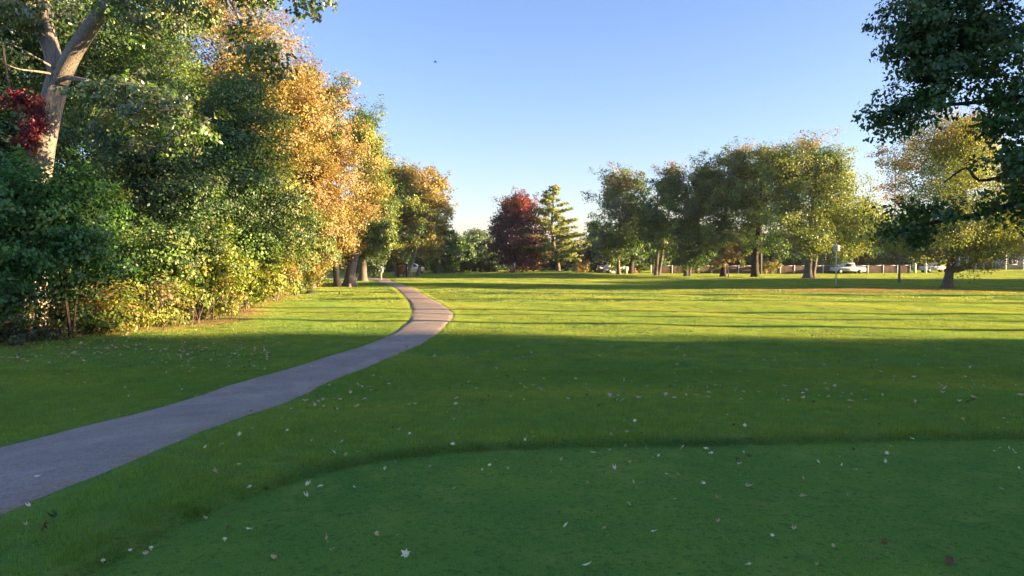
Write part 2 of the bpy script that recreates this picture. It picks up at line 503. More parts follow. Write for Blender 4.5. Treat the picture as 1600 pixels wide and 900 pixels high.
def scatter_grass(name, tuft, X, Y, scale, tint):
    Z = H(X, Y)
    me = bpy.data.meshes.new(name + '_points')
    n = len(X)
    me.vertices.add(n)
    me.vertices.foreach_set('co', np.c_[X, Y, Z].astype(np.float32).ravel())
    e = .15
    gx = (H(X + e, Y) - H(X - e, Y)) / (2 * e); gy = (H(X, Y + e) - H(X, Y - e)) / (2 * e)
    rz = RNG.uniform(0, 6.283, n)
    # small tilt to follow the slope
    rot = np.c_[np.arctan(gy), -np.arctan(gx), np.zeros(n)].astype(np.float32)
    a = me.attributes.new('rot', 'FLOAT_VECTOR', 'POINT'); a.data.foreach_set('vector', rot.ravel())
    a = me.attributes.new('spin', 'FLOAT', 'POINT'); a.data.foreach_set('value', rz.astype(np.float32))
    a = me.attributes.new('scl', 'FLOAT_VECTOR', 'POINT'); a.data.foreach_set('vector', scale.astype(np.float32).ravel())
    a = me.attributes.new('tint', 'FLOAT_COLOR', 'POINT'); a.data.foreach_set('color', np.c_[tint, np.ones(n)].astype(np.float32).ravel())
    ob = bpy.data.objects.new(name, me); COL.objects.link(ob)
    ng = bpy.data.node_groups.new(name + '_nodes', 'GeometryNodeTree')
    ng.interface.new_socket('Geometry', in_out='INPUT', socket_type='NodeSocketGeometry')
    ng.interface.new_socket('Geometry', in_out='OUTPUT', socket_type='NodeSocketGeometry')
    N, L = ng.nodes, ng.links
    gi = N.new('NodeGroupInput'); go = N.new('NodeGroupOutput')
    iop = N.new('GeometryNodeInstanceOnPoints')
    # tuft geometry from a hidden-free source: a mesh held by a primitive-less object info
    src = bpy.data.objects.new(name + '_tuft', tuft)
    oi = N.new('GeometryNodeObjectInfo'); oi.inputs['Object'].default_value = src
    def attr(nm, ty):
        x = N.new('GeometryNodeInputNamedAttribute'); x.data_type = ty; x.inputs[0].default_value = nm
        return x.outputs['Attribute']
    L.new(gi.outputs[0], iop.inputs['Points']); L.new(oi.outputs['Geometry'], iop.inputs['Instance'])
    L.new(attr('rot', 'FLOAT_VECTOR'), iop.inputs['Rotation']); L.new(attr('scl', 'FLOAT_VECTOR'), iop.inputs['Scale'])
    ri = N.new('GeometryNodeRotateInstances')
    cx = N.new('ShaderNodeCombineXYZ'); L.new(attr('spin', 'FLOAT'), cx.inputs[2])
    L.new(iop.outputs[0], ri.inputs[0]); L.new(cx.outputs[0], ri.inputs['Rotation'])
    L.new(ri.outputs[0], go.inputs[0])
    md = ob.modifiers.new('scatter', 'NODES'); md.node_group = ng
    set_props(ob, kind='stuff')
    return ob

def grass_tint(x, y, tee=False):
    n = len(x)
    a = vnoise(x * .5, y * .5, 11); b = vnoise(x * 1.7, y * 1.7, 12); c = RNG.normal(0, 1, n)
    if tee:
        base = np.array([.16, .34, .034]); alt = np.array([.29, .42, .032])
        f = smooth(.1, 1.1, a + .6 * b)
    else:
        base = np.array([.17, .31, .032]); alt = np.array([.32, .37, .035])
        f = np.clip(.30 + .3 * a + .18 * b + .3 * smooth(20, 45, y), 0, 1)
    col = base[None] * (1 - f)[:, None] + alt[None] * f[:, None]
    dk = dry_amount(x, y)[:, None]
    col = col * (1 - dk) + np.array([.30, .18, .07])[None] * dk
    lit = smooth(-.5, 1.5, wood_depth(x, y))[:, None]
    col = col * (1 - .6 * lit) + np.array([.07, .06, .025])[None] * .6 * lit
    if not tee:
        col = col * (1 - .45 * np.exp(-((sd_poly(x, y) - .03) / .10) ** 2))[:, None]  # shade along the tee edge painted into the tuft colour
    return col * (1 + .2 * c)[:, None].clip(.5, 1.6)

def wedge(n, d0, d1, half=.80, extra=0.0):
    """points over the part of the field in front, uniform per square metre"""
    y = np.sqrt(RNG.uniform(d0 ** 2, d1 ** 2, n)); x = RNG.uniform(-1, 1, n) * (y * half + extra)
    return x, y

def grass_all():
    t1 = tuft_mesh('tee_tuft', 34, .07, .009, .0020, 1)
    x, y = wedge(15000, 2.6, 8.0, .80, .6)
    s = sd_poly(x, y); k = s < -.02; x, y = x[k], y[k]
    sc = np.ones((len(x), 3)) * RNG.uniform(.8, 1.25, len(x))[:, None]
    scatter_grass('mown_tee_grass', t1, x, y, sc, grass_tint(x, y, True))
    t2 = tuft_mesh('rough_tuft', 22, .075, .036, .0030, 2)
    x, y = wedge(52000, 2.6, 14.0, .80, .8)
    s = sd_poly(x, y); pd = path_dist(x, y); k = (s > .0) & (pd > -.05 + RNG.normal(0, .045, len(x))); x, y, s, pd = x[k], y[k], s[k], pd[k]
    sc = np.ones((len(x), 3)) * RNG.uniform(.75, 1.25, len(x))[:, None]
    sc[:, 2] *= 1 + .35 * vnoise(x * 2, y * 2, 5) * .5 + .3 * np.exp(-(s / .3) ** 2)
    sc *= np.where(pd < .05, .75, 1)[:, None]
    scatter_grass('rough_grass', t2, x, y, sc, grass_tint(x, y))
    t3 = tuft_mesh('lawn_tuft', 70, .22, .038, .0062, 3)
    x, y = wedge(30000, 13.5, 36.0, .80, .5)
    pd = path_dist(x, y); k = (pd > .14) & (wood_depth(x, y) < 2.5); x, y, pd = x[k], y[k], pd[k]
    sc = np.ones((len(x), 3)) * RNG.uniform(.8, 1.2, len(x))[:, None]
    sc[:, 2] *= 1 + .2 * vnoise(x, y, 6)
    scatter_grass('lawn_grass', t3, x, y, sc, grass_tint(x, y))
    # thin the joints along the path edge
    seg = RNG.integers(0, NPATH, 14000); side = RNG.choice([-1, 1], 14000)
    off = HALF[seg] + np.abs(RNG.normal(.06, .12, 14000)) - .03
    q = cen[seg] + nor[seg] * (side * off)[:, None] + RNG.normal(0, .05, (14000, 2))
    k = (q[:, 1] > 13) & (q[:, 1] < 62); q = q[k]
    k = path_dist(q[:, 0], q[:, 1]) > -.03; q = q[k]
    sc = np.ones((len(q), 3)) * RNG.uniform(.9, 1.3, len(q))[:, None]
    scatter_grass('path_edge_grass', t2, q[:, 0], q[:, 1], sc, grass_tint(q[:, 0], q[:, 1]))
    t4 = tuft_mesh('field_tuft', 150, .75, .052, .017, 4)
    x, y = wedge(30000, 35.0, 150.0, .80, 3)
    pd = path_dist(x, y); k = (pd > .55) & (wood_depth(x, y) < 6); x, y = x[k], y[k]
    sc = np.ones((len(x), 3)) * RNG.uniform(.8, 1.2, len(x))[:, None]
    sc[:, 2] *= 1 + .25 * vnoise(x * .5, y * .5, 7)
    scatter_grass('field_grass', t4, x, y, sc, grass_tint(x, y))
grass_all()

# ------------------------------------------------------------------ trees
GREEN = [(.055, .12, .022), (.08, .15, .026), (.05, .105, .026)]
DGREEN = [(.034, .078, .020), (.046, .096, .022), (.030, .068, .022)]
OLIVE = [(.085, .135, .03), (.115, .15, .034), (.07, .12, .03)]
YGREEN = [(.15, .19, .028), (.19, .205, .03), (.115, .165, .028)]
GOLD = [(.21, .165, .038), (.19, .16, .04), (.23, .18, .042)]
ORANGE = [(.19, .135, .05), (.205, .135, .05), (.17, .13, .048), (.19, .15, .05)]
TAN = [(.19, .145, .06), (.21, .165, .07)]
RED = [(.17, .042, .026), (.20, .055, .03), (.13, .032, .03)]
MAROON = [(.060, .022, .028), (.078, .025, .03), (.04, .022, .028)]
CRIMSON = [(.085, .004, .018), (.12, .007, .025)]
SILVER = [(.10, .13, .07), (.15, .18, .10), (.07, .10, .05)]
TOTAL = [0]

def lobe(x0, x1, y0, y1, d, dep=1.0):
    c = P((x0 + x1) / 2, (y0 + y1) / 2, d)
    rx = (x1 - x0) / 2 / FPX * d; rz = (y1 - y0) / 2 / FPX * d
    return (c[0], d, c[2], rx, rx * dep, rz)

def leaves_mesh(C, D, Lg, Wd, m, s, colr, rng, droop=0.0, flat=0.0, aspect=.34, narrow=1.0, out=None, rough=.46):
    """m leaves around each of the twigs (start C, direction D, length Lg, spread Wd)"""
    n = len(C)
    cnt = np.maximum(3, (m * rng.uniform(.5, 1.5, n) * (Wd / Wd.mean()) ** 1.5)).astype(int)
    idx = np.repeat(np.arange(n), cnt); N_ = len(idx)
    t = rng.uniform(0, 1, N_) ** .8
    g = rng.normal(0, 1, (N_, 3)); g[:, 2] *= (1 - flat); g = np.clip(g, -2.1, 2.1)
    p = C[idx] + D[idx] * (t * Lg[idx])[:, None] + g * (Wd[idx] * (1 - .45 * t))[:, None]
    a = rng.normal(0, 1, (N_, 3)) + D[idx] * .9; a[:, 2] -= droop
    a /= np.linalg.norm(a, axis=1)[:, None]
    nv_ = rng.normal(0, rough, (N_, 3)) + (out[idx] if out is not None else D[idx]) + np.array([0, 0, .35])[None]
    b = np.cross(nv_, a); b /= np.linalg.norm(b, axis=1)[:, None] + 1e-9
    a = np.cross(b, nv_); a /= np.linalg.norm(a, axis=1)[:, None] + 1e-9
    nn = np.cross(a, b)
    sz = s * rng.uniform(.6, 1.35, N_)
    A = a * sz[:, None]; B = b * (sz * aspect * narrow)[:, None]; Nn = nn * (sz * .12)[:, None]
    V = np.stack([p, p + A * .45 + B - Nn, p + A, p + A * .45 - B - Nn], 1).reshape(-1, 3)
    k = np.arange(N_)[:, None] * 4
    F = np.stack([k + np.array([[0, 1, 2]]), k + np.array([[0, 2, 3]])], 1).reshape(-1, 3)
    c = colr[idx] * rng.uniform(.84, 1.16, (N_, 1)) * (1 + rng.normal(0, .04, (N_, 3)))
    c = np.clip(c * 1.55, .004, .8)
    TOTAL[0] += 2 * N_
    return V, F, np.repeat(c, 2, 0)

def pick(pal, n, rng):
    return np.array(pal)[rng.integers(0, len(pal), n)]

def tree(name, label, cat, base, lobes, pal, top=None, top_from=.5, top_amt=.8, side=None, side_amt=.0, trunk_r=.3, stems=None,
         fork=.22, bark=None, group=None, s=None, dens=3.2, clump=None, up=.35, droop=.2, flat=.45, seed=1, shell=.55, leafmat=None,
         lean=(0, 0), extra_limbs=None, flare=1.35, kb=7, twig=1.0, narrow=1.0, crown_name='crown', trunk_top=None, puffs=13, mix=None, mix_amt=0.0, per=45):
    rng = np.random.default_rng(seed)
    base = np.array(base, float)
    lobes = np.array(lobes, float)
    d = max(6.0, base[1] if base[1] > 6 else 30)
    if s is None: s = max(.11, 1.9 * d / 740.0)
    root = empty(name, tuple(base), label, cat, group)
    la = 2 * aspect_area(s)
    lobes[:, 3:6] *= 1.10
    areas = np.pi * lobes[:, 3] * lobes[:, 5]
    ntot = 1.45 * dens * areas.sum() / la
    nC = max(14, int(ntot / per))
    # ---- twig starts in the lobes
    li = rng.choice(len(lobes), nC, p=areas / areas.sum())
    u = rng.normal(0, 1, (nC, 3)); u /= np.linalg.norm(u, axis=1)[:, None]
    r = rng.uniform(0, 1, nC) ** shell
    r = np.maximum(r, rng.uniform(.1, .5, nC))
    az_ = np.arctan2(u[:, 1], u[:, 0]); w1 = 1 + .16 * np.sin(az_ * 3 + seed) + .14 * np.sin(u[:, 2] * 5 + az_ * 2 + seed * 2) + rng.normal(0, .06, nC)
    Lb = lobes[li]
    # each lobe is a heap of smaller leafy masses with gaps between them
    K = puffs
    su = rng.normal(0, 1, (len(lobes), K, 3)); su /= np.linalg.norm(su, axis=2)[:, :, None]
    sr = rng.uniform(.25, 1.10, (len(lobes), K)) ** .6
    srad = rng.uniform(.22, .46, (len(lobes), K))
    pw = srad ** 2; ki = np.array([rng.choice(K, p=pw[q] / pw[q].sum()) for q in li])
    scn_ = su[li, ki] * (sr[li, ki] * (1 - .45 * srad[li, ki]))[:, None]
    nb = .35 * rng.uniform(size=nC) < 0
    loc = scn_ + u * (np.maximum(r, .35) * srad[li, ki] * w1)[:, None] * np.array([1, 1, .8])
    fill = rng.uniform(size=nC) < .12
    loc[fill] = (u * (r * .9 * w1)[:, None])[fill]
    C = Lb[:, :3] + loc * Lb[:, 3:6]
    OUT = u * np.array([1, 1, .8]) + .5 * loc
    OUT /= np.linalg.norm(OUT, axis=1)[:, None] + 1e-6
    cz0 = lobes[:, 2] - lobes[:, 5]; zmin = cz0.min(); zmax = (lobes[:, 2] + lobes[:, 5]).max()
    C[:, 2] = np.maximum(C[:, 2], base[2] + .25)
    cc = (lobes[:, :3] * areas[:, None]).sum(0) / areas.sum()
    size = math.sqrt(areas.sum() / math.pi)
    cl = .64 * (clump or .085 * size + .12)
    Wd = cl * rng.uniform(.55, 1.4, nC)
    D = OUT.copy()
    D[:, 2] += up; D += rng.normal(0, .3, (nC, 3)); D /= np.linalg.norm(D, axis=1)[:, None]
    Lg = cl * 2.2 * twig * rng.uniform(.6, 1.4, nC)
    # ---- colours
    col = pick(pal, nC, rng)
    zn = (C[:, 2] - zmin) / (zmax - zmin)
    nzv = vnoise(C[:, 0] * .5 + seed, C[:, 2] * .6 + C[:, 1] * .3, seed)
    if mix is not None:
        k = nzv * .5 + .5 + rng.normal(0, .15, nC) < mix_amt
        col[k] = pick(mix, k.sum(), rng)
    if top is not None:
        k = (smooth(top_from, 1.0, zn) + .16 * nzv + rng.normal(0, .1, nC)) > (1 - top_amt)
        col[k] = pick(top, k.sum(), rng)
    if side is not None:  # right-side palette: partly leaf tint, partly sunlight put into the colour
        sv = ((C[:, 0] - cc[0]) / size)
        k = sv + .25 * nzv + rng.normal(0, .15, nC) > (1 - side_amt)
        col[k] = pick(side, k.sum(), rng)
    col = col * (1 + .12 * nzv + rng.normal(0, .14, nC)).clip(.5, 1.6)[:, None]
    V, F, cf = leaves_mesh(C - base, D, Lg, Wd, per, s, col, rng, droop, flat, narrow=narrow, out=OUT)
    crown = mesh_np(crown_name, V, F, leafmat or M_leaf, root, colors=cf)
    # ---- trunk, limbs
    bark = bark or M_bark
    stems = stems or [(0, 0, 1.0)]
    nodes = []; par = []; rad_fixed = []
    TV = []; TF = []; nv = 0
    ztop = trunk_top if trunk_top is not None else (zmin + .72 * (zmax - zmin))
    for (sx, sy, sr) in stems:
        z0 = base[2] - .15
        zs = np.r_[z0, base[2] + .08, base[2] + .35, np.linspace(base[2] + .9, ztop, 9)]
        f = (zs - z0) / (ztop - z0)
        tx = cc[0] + sx * size * .35; ty = cc[1] + sy * size * .35
        wob = np.sin(f * 5 + seed + sx) * .025 * (ztop - z0) * np.sin(np.clip(f, 0, 1) * 3.1)
        pts = np.c_[base[0] + sx * trunk_r * .9 + (tx - base[0]) * f ** 1.5 * .9 + wob + lean[0] * f, base[1] + sy * trunk_r * .9 + (ty - base[1]) * f ** 1.5 * .9 + lean[1] * f + wob * .5, zs]
        rr = .82 * trunk_r * sr * (1 - .80 * np.clip(f, 0, 1) ** .8)
        rr[0] *= flare * 1.12; rr[1] *= flare * .98; rr[2] *= 1 + (flare - 1) * .3
        k = 14
        th = np.arange(k) / k * 2 * np.pi
        amp = np.array([.16, .14, .08] + [.04] * 9)
        RR = rr[:, None] * (1 + amp[:, None] * np.sin(th * 5 + seed)[None] + .04 * np.sin(th * 3 + f[:, None] * 9))
        v, f4 = tube_arrays(pts, RR, k)
        TV.append(v); TF.append(f4 + nv); nv += len(v)
        for i in range(3, len(pts)):
            if zs[i] > zmin + fork * (zmax - zmin) * .5 or i == len(pts) - 1 or zs[i] > base[2] + fork * (zmax - base[2]):
                nodes.append(pts[i]); par.append(-1); rad_fixed.append(rr[i])
    for ex in (extra_limbs or []):
        pts, r0, r1 = np.array(ex[0], float), ex[1], ex[2]
        pts = resample3(pts, max(8, len(pts) * 4))
        rr = np.linspace(r0, r1, len(pts))
        v, f4 = tube_arrays(pts, rr, 9)
        TV.append(v); TF.append(f4 + nv); nv += len(v)
        for i in range(1, len(pts), 2):
            nodes.append(pts[i]); par.append(-1); rad_fixed.append(rr[i])
    order = np.argsort(np.linalg.norm((C - np.array(nodes).mean(0)), axis=1))
    if len(order) > 520: order = np.sort(rng.choice(len(order), 520, replace=False)); order = np.argsort(np.linalg.norm((C - np.array(nodes).mean(0)), axis=1))[order]
    cap = len(nodes) + len(order) * 3
    NA = np.zeros((cap, 3)); nn = len(nodes); NA[:nn] = np.array(nodes)
    par = par + [0] * (cap - nn); fixed = rad_fixed
    chains = []
    for ci_ in order:
        c = C[ci_]
        dv = c[None] - NA[:nn]
        dist = np.linalg.norm(dv, axis=1)
        cost = dist + 1.1 * np.maximum(0, -dv[:, 2] + .1 * dist)
        j = int(np.argmin(cost)); q = NA[j]; L0 = dist[j]
        m1 = q + (c - q) * .35 + rng.normal(0, .07 * L0, 3); m2 = q + (c - q) * .7 + rng.normal(0, .06 * L0, 3)
        m1[2] += .04 * L0; m2[2] += .05 * L0
        ids = [j]
        for pp in (m1, m2, c):
            NA[nn] = pp; par[nn] = ids[-1]; ids.append(nn); nn += 1
        chains.append(ids)
    cntd = np.ones(nn)
    for i in range(nn - 1, len(fixed) - 1, -1):
        if par[i] >= 0: cntd[par[i]] += cntd[i] * .34
    rt = max(.006, .012 * d / 40 if d > 20 else .007)
    rad = rt * np.sqrt(cntd)
    rad = np.minimum(rad, trunk_r * .38)
    for i, v_ in enumerate(fixed): rad[i] = v_
    LV = []; LF = []; ln = 0
    for ids in chains:
        rr = rad[ids].copy(); rr[0] = min(rr[0], rr[1] * 1.5); rr = np.minimum.accumulate(rr)
        v, f4 = tube_arrays(NA[ids], rr, 5 if d < 30 else 4)
        LV.append(v); LF.append(f4 + ln); ln += len(v)
    trunk = mesh_np('trunk', np.concatenate(TV) - base, np.concatenate(TF), bark, root, smooth_shade=True)
    limbs = mesh_np('limbs', np.concatenate(LV) - base, np.concatenate(LF), bark, root, smooth_shade=True)
    TOTAL[0] += 2 * (sum(map(len, TF)) + sum(map(len, LF)))
    return root

def aspect_area(s): return .5 * s * s * .34

def resample3(p, n):
    q = np.vstack([2 * p[0] - p[1], p, 2 * p[-1] - p[-2]]); out = []
    for i in range(1, len(q) - 2):
        for t in np.linspace(0, 1, 12, endpoint=False):
            a, b, c, e = q[i - 1], q[i], q[i + 1], q[i + 2]
            out.append(.5 * ((2 * b) + (-a + c) * t + (2 * a - 5 * b + 4 * c - e) * t * t + (-a + 3 * b - 3 * c + e) * t ** 3))
    out.append(p[-1]); out = np.array(out)
    d = np.r_[0, np.cumsum(np.linalg.norm(np.diff(out, axis=0), axis=1))]
    s = np.linspace(0, d[-1], n)
    return np.c_[[np.interp(s, d, out[:, k]) for k in range(3)]].T

def gp(px, d):
    """ground point under a photo column at depth d"""
    x = (px - 800) / FPX * d
    return np.array([x, d, float(H(x, d))])

# ---- row of maples and limes on the right
tree('lime_tree', 'pale olive thin-crowned tree with a golden top at the left end of the right-hand row', 'tree', gp(967, 100),
     [lobe(915, 1015, 272, 390, 100), lobe(922, 980, 330, 412, 99), lobe(945, 1005, 262, 340, 101)], OLIVE + SILVER, top=TAN + OLIVE, top_from=.5, top_amt=.4, mix=GREEN, mix_amt=.3,
     trunk_r=.34, seed=11, dens=2.2, shell=.7, up=.7)
tree('maple_tree', 'dark green low tree with a dark trunk just right of the cream cabinet', 'tree', gp(986, 104),
     [lobe(965, 1025, 335, 415, 104), lobe(950, 1000, 370, 418, 104)], DGREEN + GREEN, trunk_r=.5, bark=M_bark_dark, seed=12, dens=3.0)
tree('maple_tree', 'dark green two-stemmed tree with a rust-orange top right of the pale olive tree', 'tree', gp(1027, 96),
     [lobe(1005, 1088, 268, 392, 96), lobe(1000, 1045, 330, 400, 95), lobe(1025, 1078, 258, 345, 96)], DGREEN + GREEN, top=ORANGE + TAN, top_from=.65, top_amt=.35, mix=OLIVE, mix_amt=.25,
     trunk_r=.36, stems=[(-.5, 0, .9), (.6, 0, .8)], seed=13, dens=2.8, up=.8)
tree('maple_tree', 'green maple with two short joined trunks and dense low dark foliage in the right-hand row', 'tree', gp(1074, 92),
     [lobe(1050, 1135, 265, 400, 93), lobe(1050, 1115, 350, 418, 91), lobe(1080, 1130, 255, 330, 94)], GREEN + DGREEN, top=OLIVE, top_from=.5, top_amt=.5,
     trunk_r=.36, stems=[(-.5, 0, .9), (.6, 0, .8)], seed=14, dens=2.9, up=.8)
tree('maple_tree', 'tall green maple with rusty orange low sprays around its short dark trunk', 'tree', gp(1130, 89),
     [lobe(1092, 1190, 240, 375, 90), lobe(1100, 1150, 340, 398, 87), lobe(1120, 1180, 230, 310, 91)], GREEN + OLIVE, top=OLIVE + TAN, top_from=.65, top_amt=.4, mix=DGREEN, mix_amt=.3, side=OLIVE + YGREEN, side_amt=.5,
     trunk_r=.42, bark=M_bark_dark, seed=15, dens=2.6, up=.9)
tree('rust_sapling', 'small rust and orange leaved sapling hanging in front of the short dark trunk', 'tree', gp(1139, 85),
     [lobe(1102, 1160, 368, 418, 84.5)], TAN + ORANGE, mix=OLIVE, mix_amt=.45, trunk_r=.07, seed=16, dens=2.4, up=.1, droop=.8)
tree('maple_tree', 'tall full dark green maple on a thick straight trunk behind the bare pale pole', 'tree', gp(1180, 87),
     [lobe(1138, 1245, 234, 375, 88), lobe(1150, 1240, 325, 400, 86), lobe(1150, 1215, 226, 300, 88)], DGREEN + GREEN, top=OLIVE + GOLD, top_from=.6, top_amt=.35, mix=OLIVE, mix_amt=.4,
     trunk_r=.58, bark=M_bark_dark, seed=17, dens=2.6, up=.8)
tree('maple_tree', 'broad golden green maple with a red-orange top and thick forked trunk left of the birdhouse', 'tree', gp(1265, 80),
     [lobe(1200, 1330, 228, 345, 80), lobe(1265, 1372, 255, 400, 80), lobe(1200, 1290, 310, 400, 79), lobe(1240, 1320, 220, 290, 81)], OLIVE + YGREEN, top=ORANGE + GOLD, top_from=.72, top_amt=.35, mix=GREEN, mix_amt=.35,
     side=YGREEN, side_amt=.7, trunk_r=.68, stems=[(-.2, 0, .9), (.45, -.2, .55)], seed=18, dens=2.8, up=.7, flare=1.5)  # side palette paints the sunlit right flank into the leaves
tree('maple_tree', 'green tree with a wide black trunk standing behind the parked white pickup', 'tree', gp(1325, 113),
     [lobe(1280, 1370, 290, 405, 113), lobe(1290, 1350, 330, 415, 112)], OLIVE + GREEN, trunk_r=1.0, bark=M_bark_dark, seed=19, dens=2.8)
tree('norway_maple', 'yellow-leaved maple with a low heavy side limb standing alone on the right of the lawn', 'tree', gp(1480, 53),
     [lobe(1400, 1560, 185, 330, 54), lobe(1390, 1560, 300, 415, 52), lobe(1500, 1660, 300, 412, 52), lobe(1440, 1540, 178, 260, 53), lobe(1550, 1680, 220, 360, 55)], YGREEN, top=GOLD + YGREEN, top_from=.5, top_amt=.5,
     side=GOLD + YGREEN, side_amt=.9, trunk_r=.40, bark=M_bark, seed=20, dens=2.5, up=.35, droop=.4,
     extra_limbs=[([gp(1480, 53) + (0, 0, 1.3), P(1500, 420, 52.6), P(1520, 411, 52.3), P(1550, 380, 52), P(1580, 340, 52)], .24, .06), ([gp(1480, 53) + (0, 0, 1.9), P(1466, 408, 53), P(1440, 380, 53)], .16, .05)])
tree('purple_leaf_tree', 'sparse tree with purple-brown twiggy foliage behind the left of the lone yellow maple', 'tree', gp(1405, 66),
     [lobe(1350, 1440, 205, 320, 66)], [(.16, .10, .09), (.13, .11, .06)], mix=OLIVE, mix_amt=.3, trunk_r=.12, seed=21, dens=.7, clump=.5)

# ---- middle distance
tree('red_maple', 'maroon maple with a bright red top, leafy to the ground beside the feathery conifer', 'tree', gp(806, 112),
     [lobe(768, 830, 318, 425, 112), lobe(780, 850, 299, 410, 112), lobe(768, 852, 350, 428, 111)], MAROON, top=RED, top_from=.35, top_amt=.55, side=RED, side_amt=.3,
     trunk_r=.35, seed=31, dens=3.6, up=1.0, shell=.5, puffs=34)

def larch():
    base = gp(873, 109); rng = np.random.default_rng(5)
    root = empty('bald_cypress', tuple(base), 'yellow-green feathery conifer with a bare leaning trunk beside the red maple', 'tree')
    topz = P(868, 290, 109)[2]; n = 0
    C = []; D = []; Lg = []; Wd = []; LV = []; LF = []; ln = 0
    tr = np.array([base + (0, 0, -.1), base + (-.25, 0, 2), base + (-.9, 0, 5), base + (-1.0, 0, 8), np.array([base[0] - .6, base[1], topz])])
    trs = resample3(tr, 30)
    for z in np.arange(2.0, topz - base[2], .55):
        p0 = np.array([np.interp(z + base[2], trs[:, 2], trs[:, k]) for k in range(3)])
        f = (z - 2.0) / (topz - base[2] - 2.0)
        ml = 5.0 * (1 - f) ** .75 * (.55 + .45 * min(1, f * 6 + .5)) + .25
        for b in range(6):
            a = rng.uniform(0, 6.283); l = ml * rng.uniform(.5, 1.15)
            if rng.uniform() < .12: continue
            dr = np.array([math.cos(a), math.sin(a), .10 + .25 * f])
            e = p0 + dr * l; e[2] += .12 * l * rng.normal()
            v, f4 = tube_arrays(np.array([p0, (p0 + e) / 2 + (0, 0, .05 * l), e]), np.array([.05, .03, .012]) * (1.2 - f), 4)
            LV.append(v); LF.append(f4 + ln); ln += len(v)
            m = int(l * 4) + 2
            for q in range(m):
                t = rng.uniform(.25, 1)
                c = p0 + (e - p0) * t; s_ = rng.choice([-1, 1])
                sd_ = np.array([-dr[1], dr[0], .05]) * s_
                C.append(c); D.append(sd_ * .8 + dr * .5); Lg.append(.5 * (1.3 - .6 * t)); Wd.append(.16)
    C = np.array(C); D = np.array(D); Lg = np.array(Lg); Wd = np.array(Wd)
    col = pick([(.15, .19, .04), (.19, .21, .045), (.11, .15, .035)], len(C), rng)
    V, F, cf = leaves_mesh(C - base, D, Lg, Wd, 16, .27, col, rng, .1, .6, narrow=.7)
    mesh_np('crown', V, F, M_leaf, root, colors=cf)
    v, f4 = tube_arrays(trs, np.linspace(.36, .05, 30), 10)
    mesh_np('trunk', v - base, f4, M_bark, root, smooth_shade=True)
    mesh_np('limbs', np.concatenate(LV) - base, np.concatenate(LF), M_bark, root)
larch()
tree('shrub', 'small upright orange-brown conifer shrub right of the feathery yellow-green conifer', 'shrub', gp(907, 100),
     [lobe(897, 917, 398, 427, 100), lobe(895, 920, 410, 428, 100)], [(.34, .24, .09), (.28, .20, .07)], mix=OLIVE, mix_amt=.3, trunk_r=.1, seed=33, dens=3.5, up=1.0, clump=.25)
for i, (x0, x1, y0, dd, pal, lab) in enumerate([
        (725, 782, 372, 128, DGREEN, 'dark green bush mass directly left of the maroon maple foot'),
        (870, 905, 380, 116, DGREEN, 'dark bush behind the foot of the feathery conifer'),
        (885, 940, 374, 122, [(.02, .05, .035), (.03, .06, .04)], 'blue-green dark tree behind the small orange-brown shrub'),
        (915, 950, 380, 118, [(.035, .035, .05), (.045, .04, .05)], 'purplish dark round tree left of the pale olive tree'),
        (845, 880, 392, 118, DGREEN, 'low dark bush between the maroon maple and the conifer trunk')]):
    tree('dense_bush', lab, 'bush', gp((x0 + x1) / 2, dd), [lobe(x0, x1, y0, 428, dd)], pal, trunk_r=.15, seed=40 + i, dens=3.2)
for i, (x0, x1, y0, dd, pal, lab) in enumerate([
        (655, 715, 350, 105, DGREEN, 'dark green round tree right of the golden multi-trunked trees'),
        (690, 735, 366, 118, GREEN + DGREEN, 'mid green tree with a thin top right of the dark round tree'),
        (718, 765, 362, 140, [(.09, .13, .08), (.11, .15, .09)], 'pale hazy green tree behind the utility pole'),
        (672, 700, 385, 112, GREEN, 'small bluish green bush below the dark round tree'),
        (700, 745, 388, 120, GREEN, 'low spreading green bush left of the utility pole'),
        (738, 778, 394, 119, DGREEN, 'low dark bush hiding the foot of the utility pole'),
        (690, 770, 374, 134, DGREEN + GREEN, 'wide dark tree mass behind the low spreading green bush')]):
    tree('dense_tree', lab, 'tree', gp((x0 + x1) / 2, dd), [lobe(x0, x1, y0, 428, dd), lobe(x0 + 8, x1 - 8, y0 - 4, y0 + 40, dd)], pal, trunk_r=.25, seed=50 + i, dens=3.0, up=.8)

# ---- left side, far to near
tree('multi_trunk_tree', 'olive and gold tree on several pale upright trunks left of the brown board', 'tree', gp(624, 88),
     [lobe(575, 655, 255, 390, 89), lobe(600, 680, 275, 380, 88), lobe(580, 630, 250, 320, 90)], OLIVE + YGREEN, top=OLIVE + GOLD, top_from=.4, top_amt=.5, mix=GREEN, mix_amt=.2, trunk_r=.40,
     stems=[(-1.2, 0, .7), (-.3, .3, .8), (.5, -.2, .7), (1.3, .1, .6)], bark=M_bark_pale, seed=61, dens=3.0, up=1.1)
tree('multi_trunk_tree', 'golden orange spreading tree with glowing sunlit twin trunks right of the brown sign', 'tree', gp(636, 87),
     [lobe(635, 702, 268, 380, 87), lobe(625, 685, 350, 415, 84), lobe(665, 704, 280, 340, 87)], OLIVE + GOLD, top=GOLD + ORANGE, top_from=.35, top_amt=.6, side=GOLD, side_amt=.8, trunk_r=.40,
     stems=[(-.8, 0, .6), (.6, 0, .9)], bark=M_bark_pale, seed=62, dens=3.0, up=.9)
tree('maple_tree', 'olive tree on a short reddish trunk at the right end of the left-hand group', 'tree', gp(653, 90),
     [lobe(640, 695, 350, 415, 90)], OLIVE + DGREEN, trunk_r=.32, seed=63, dens=2.4)
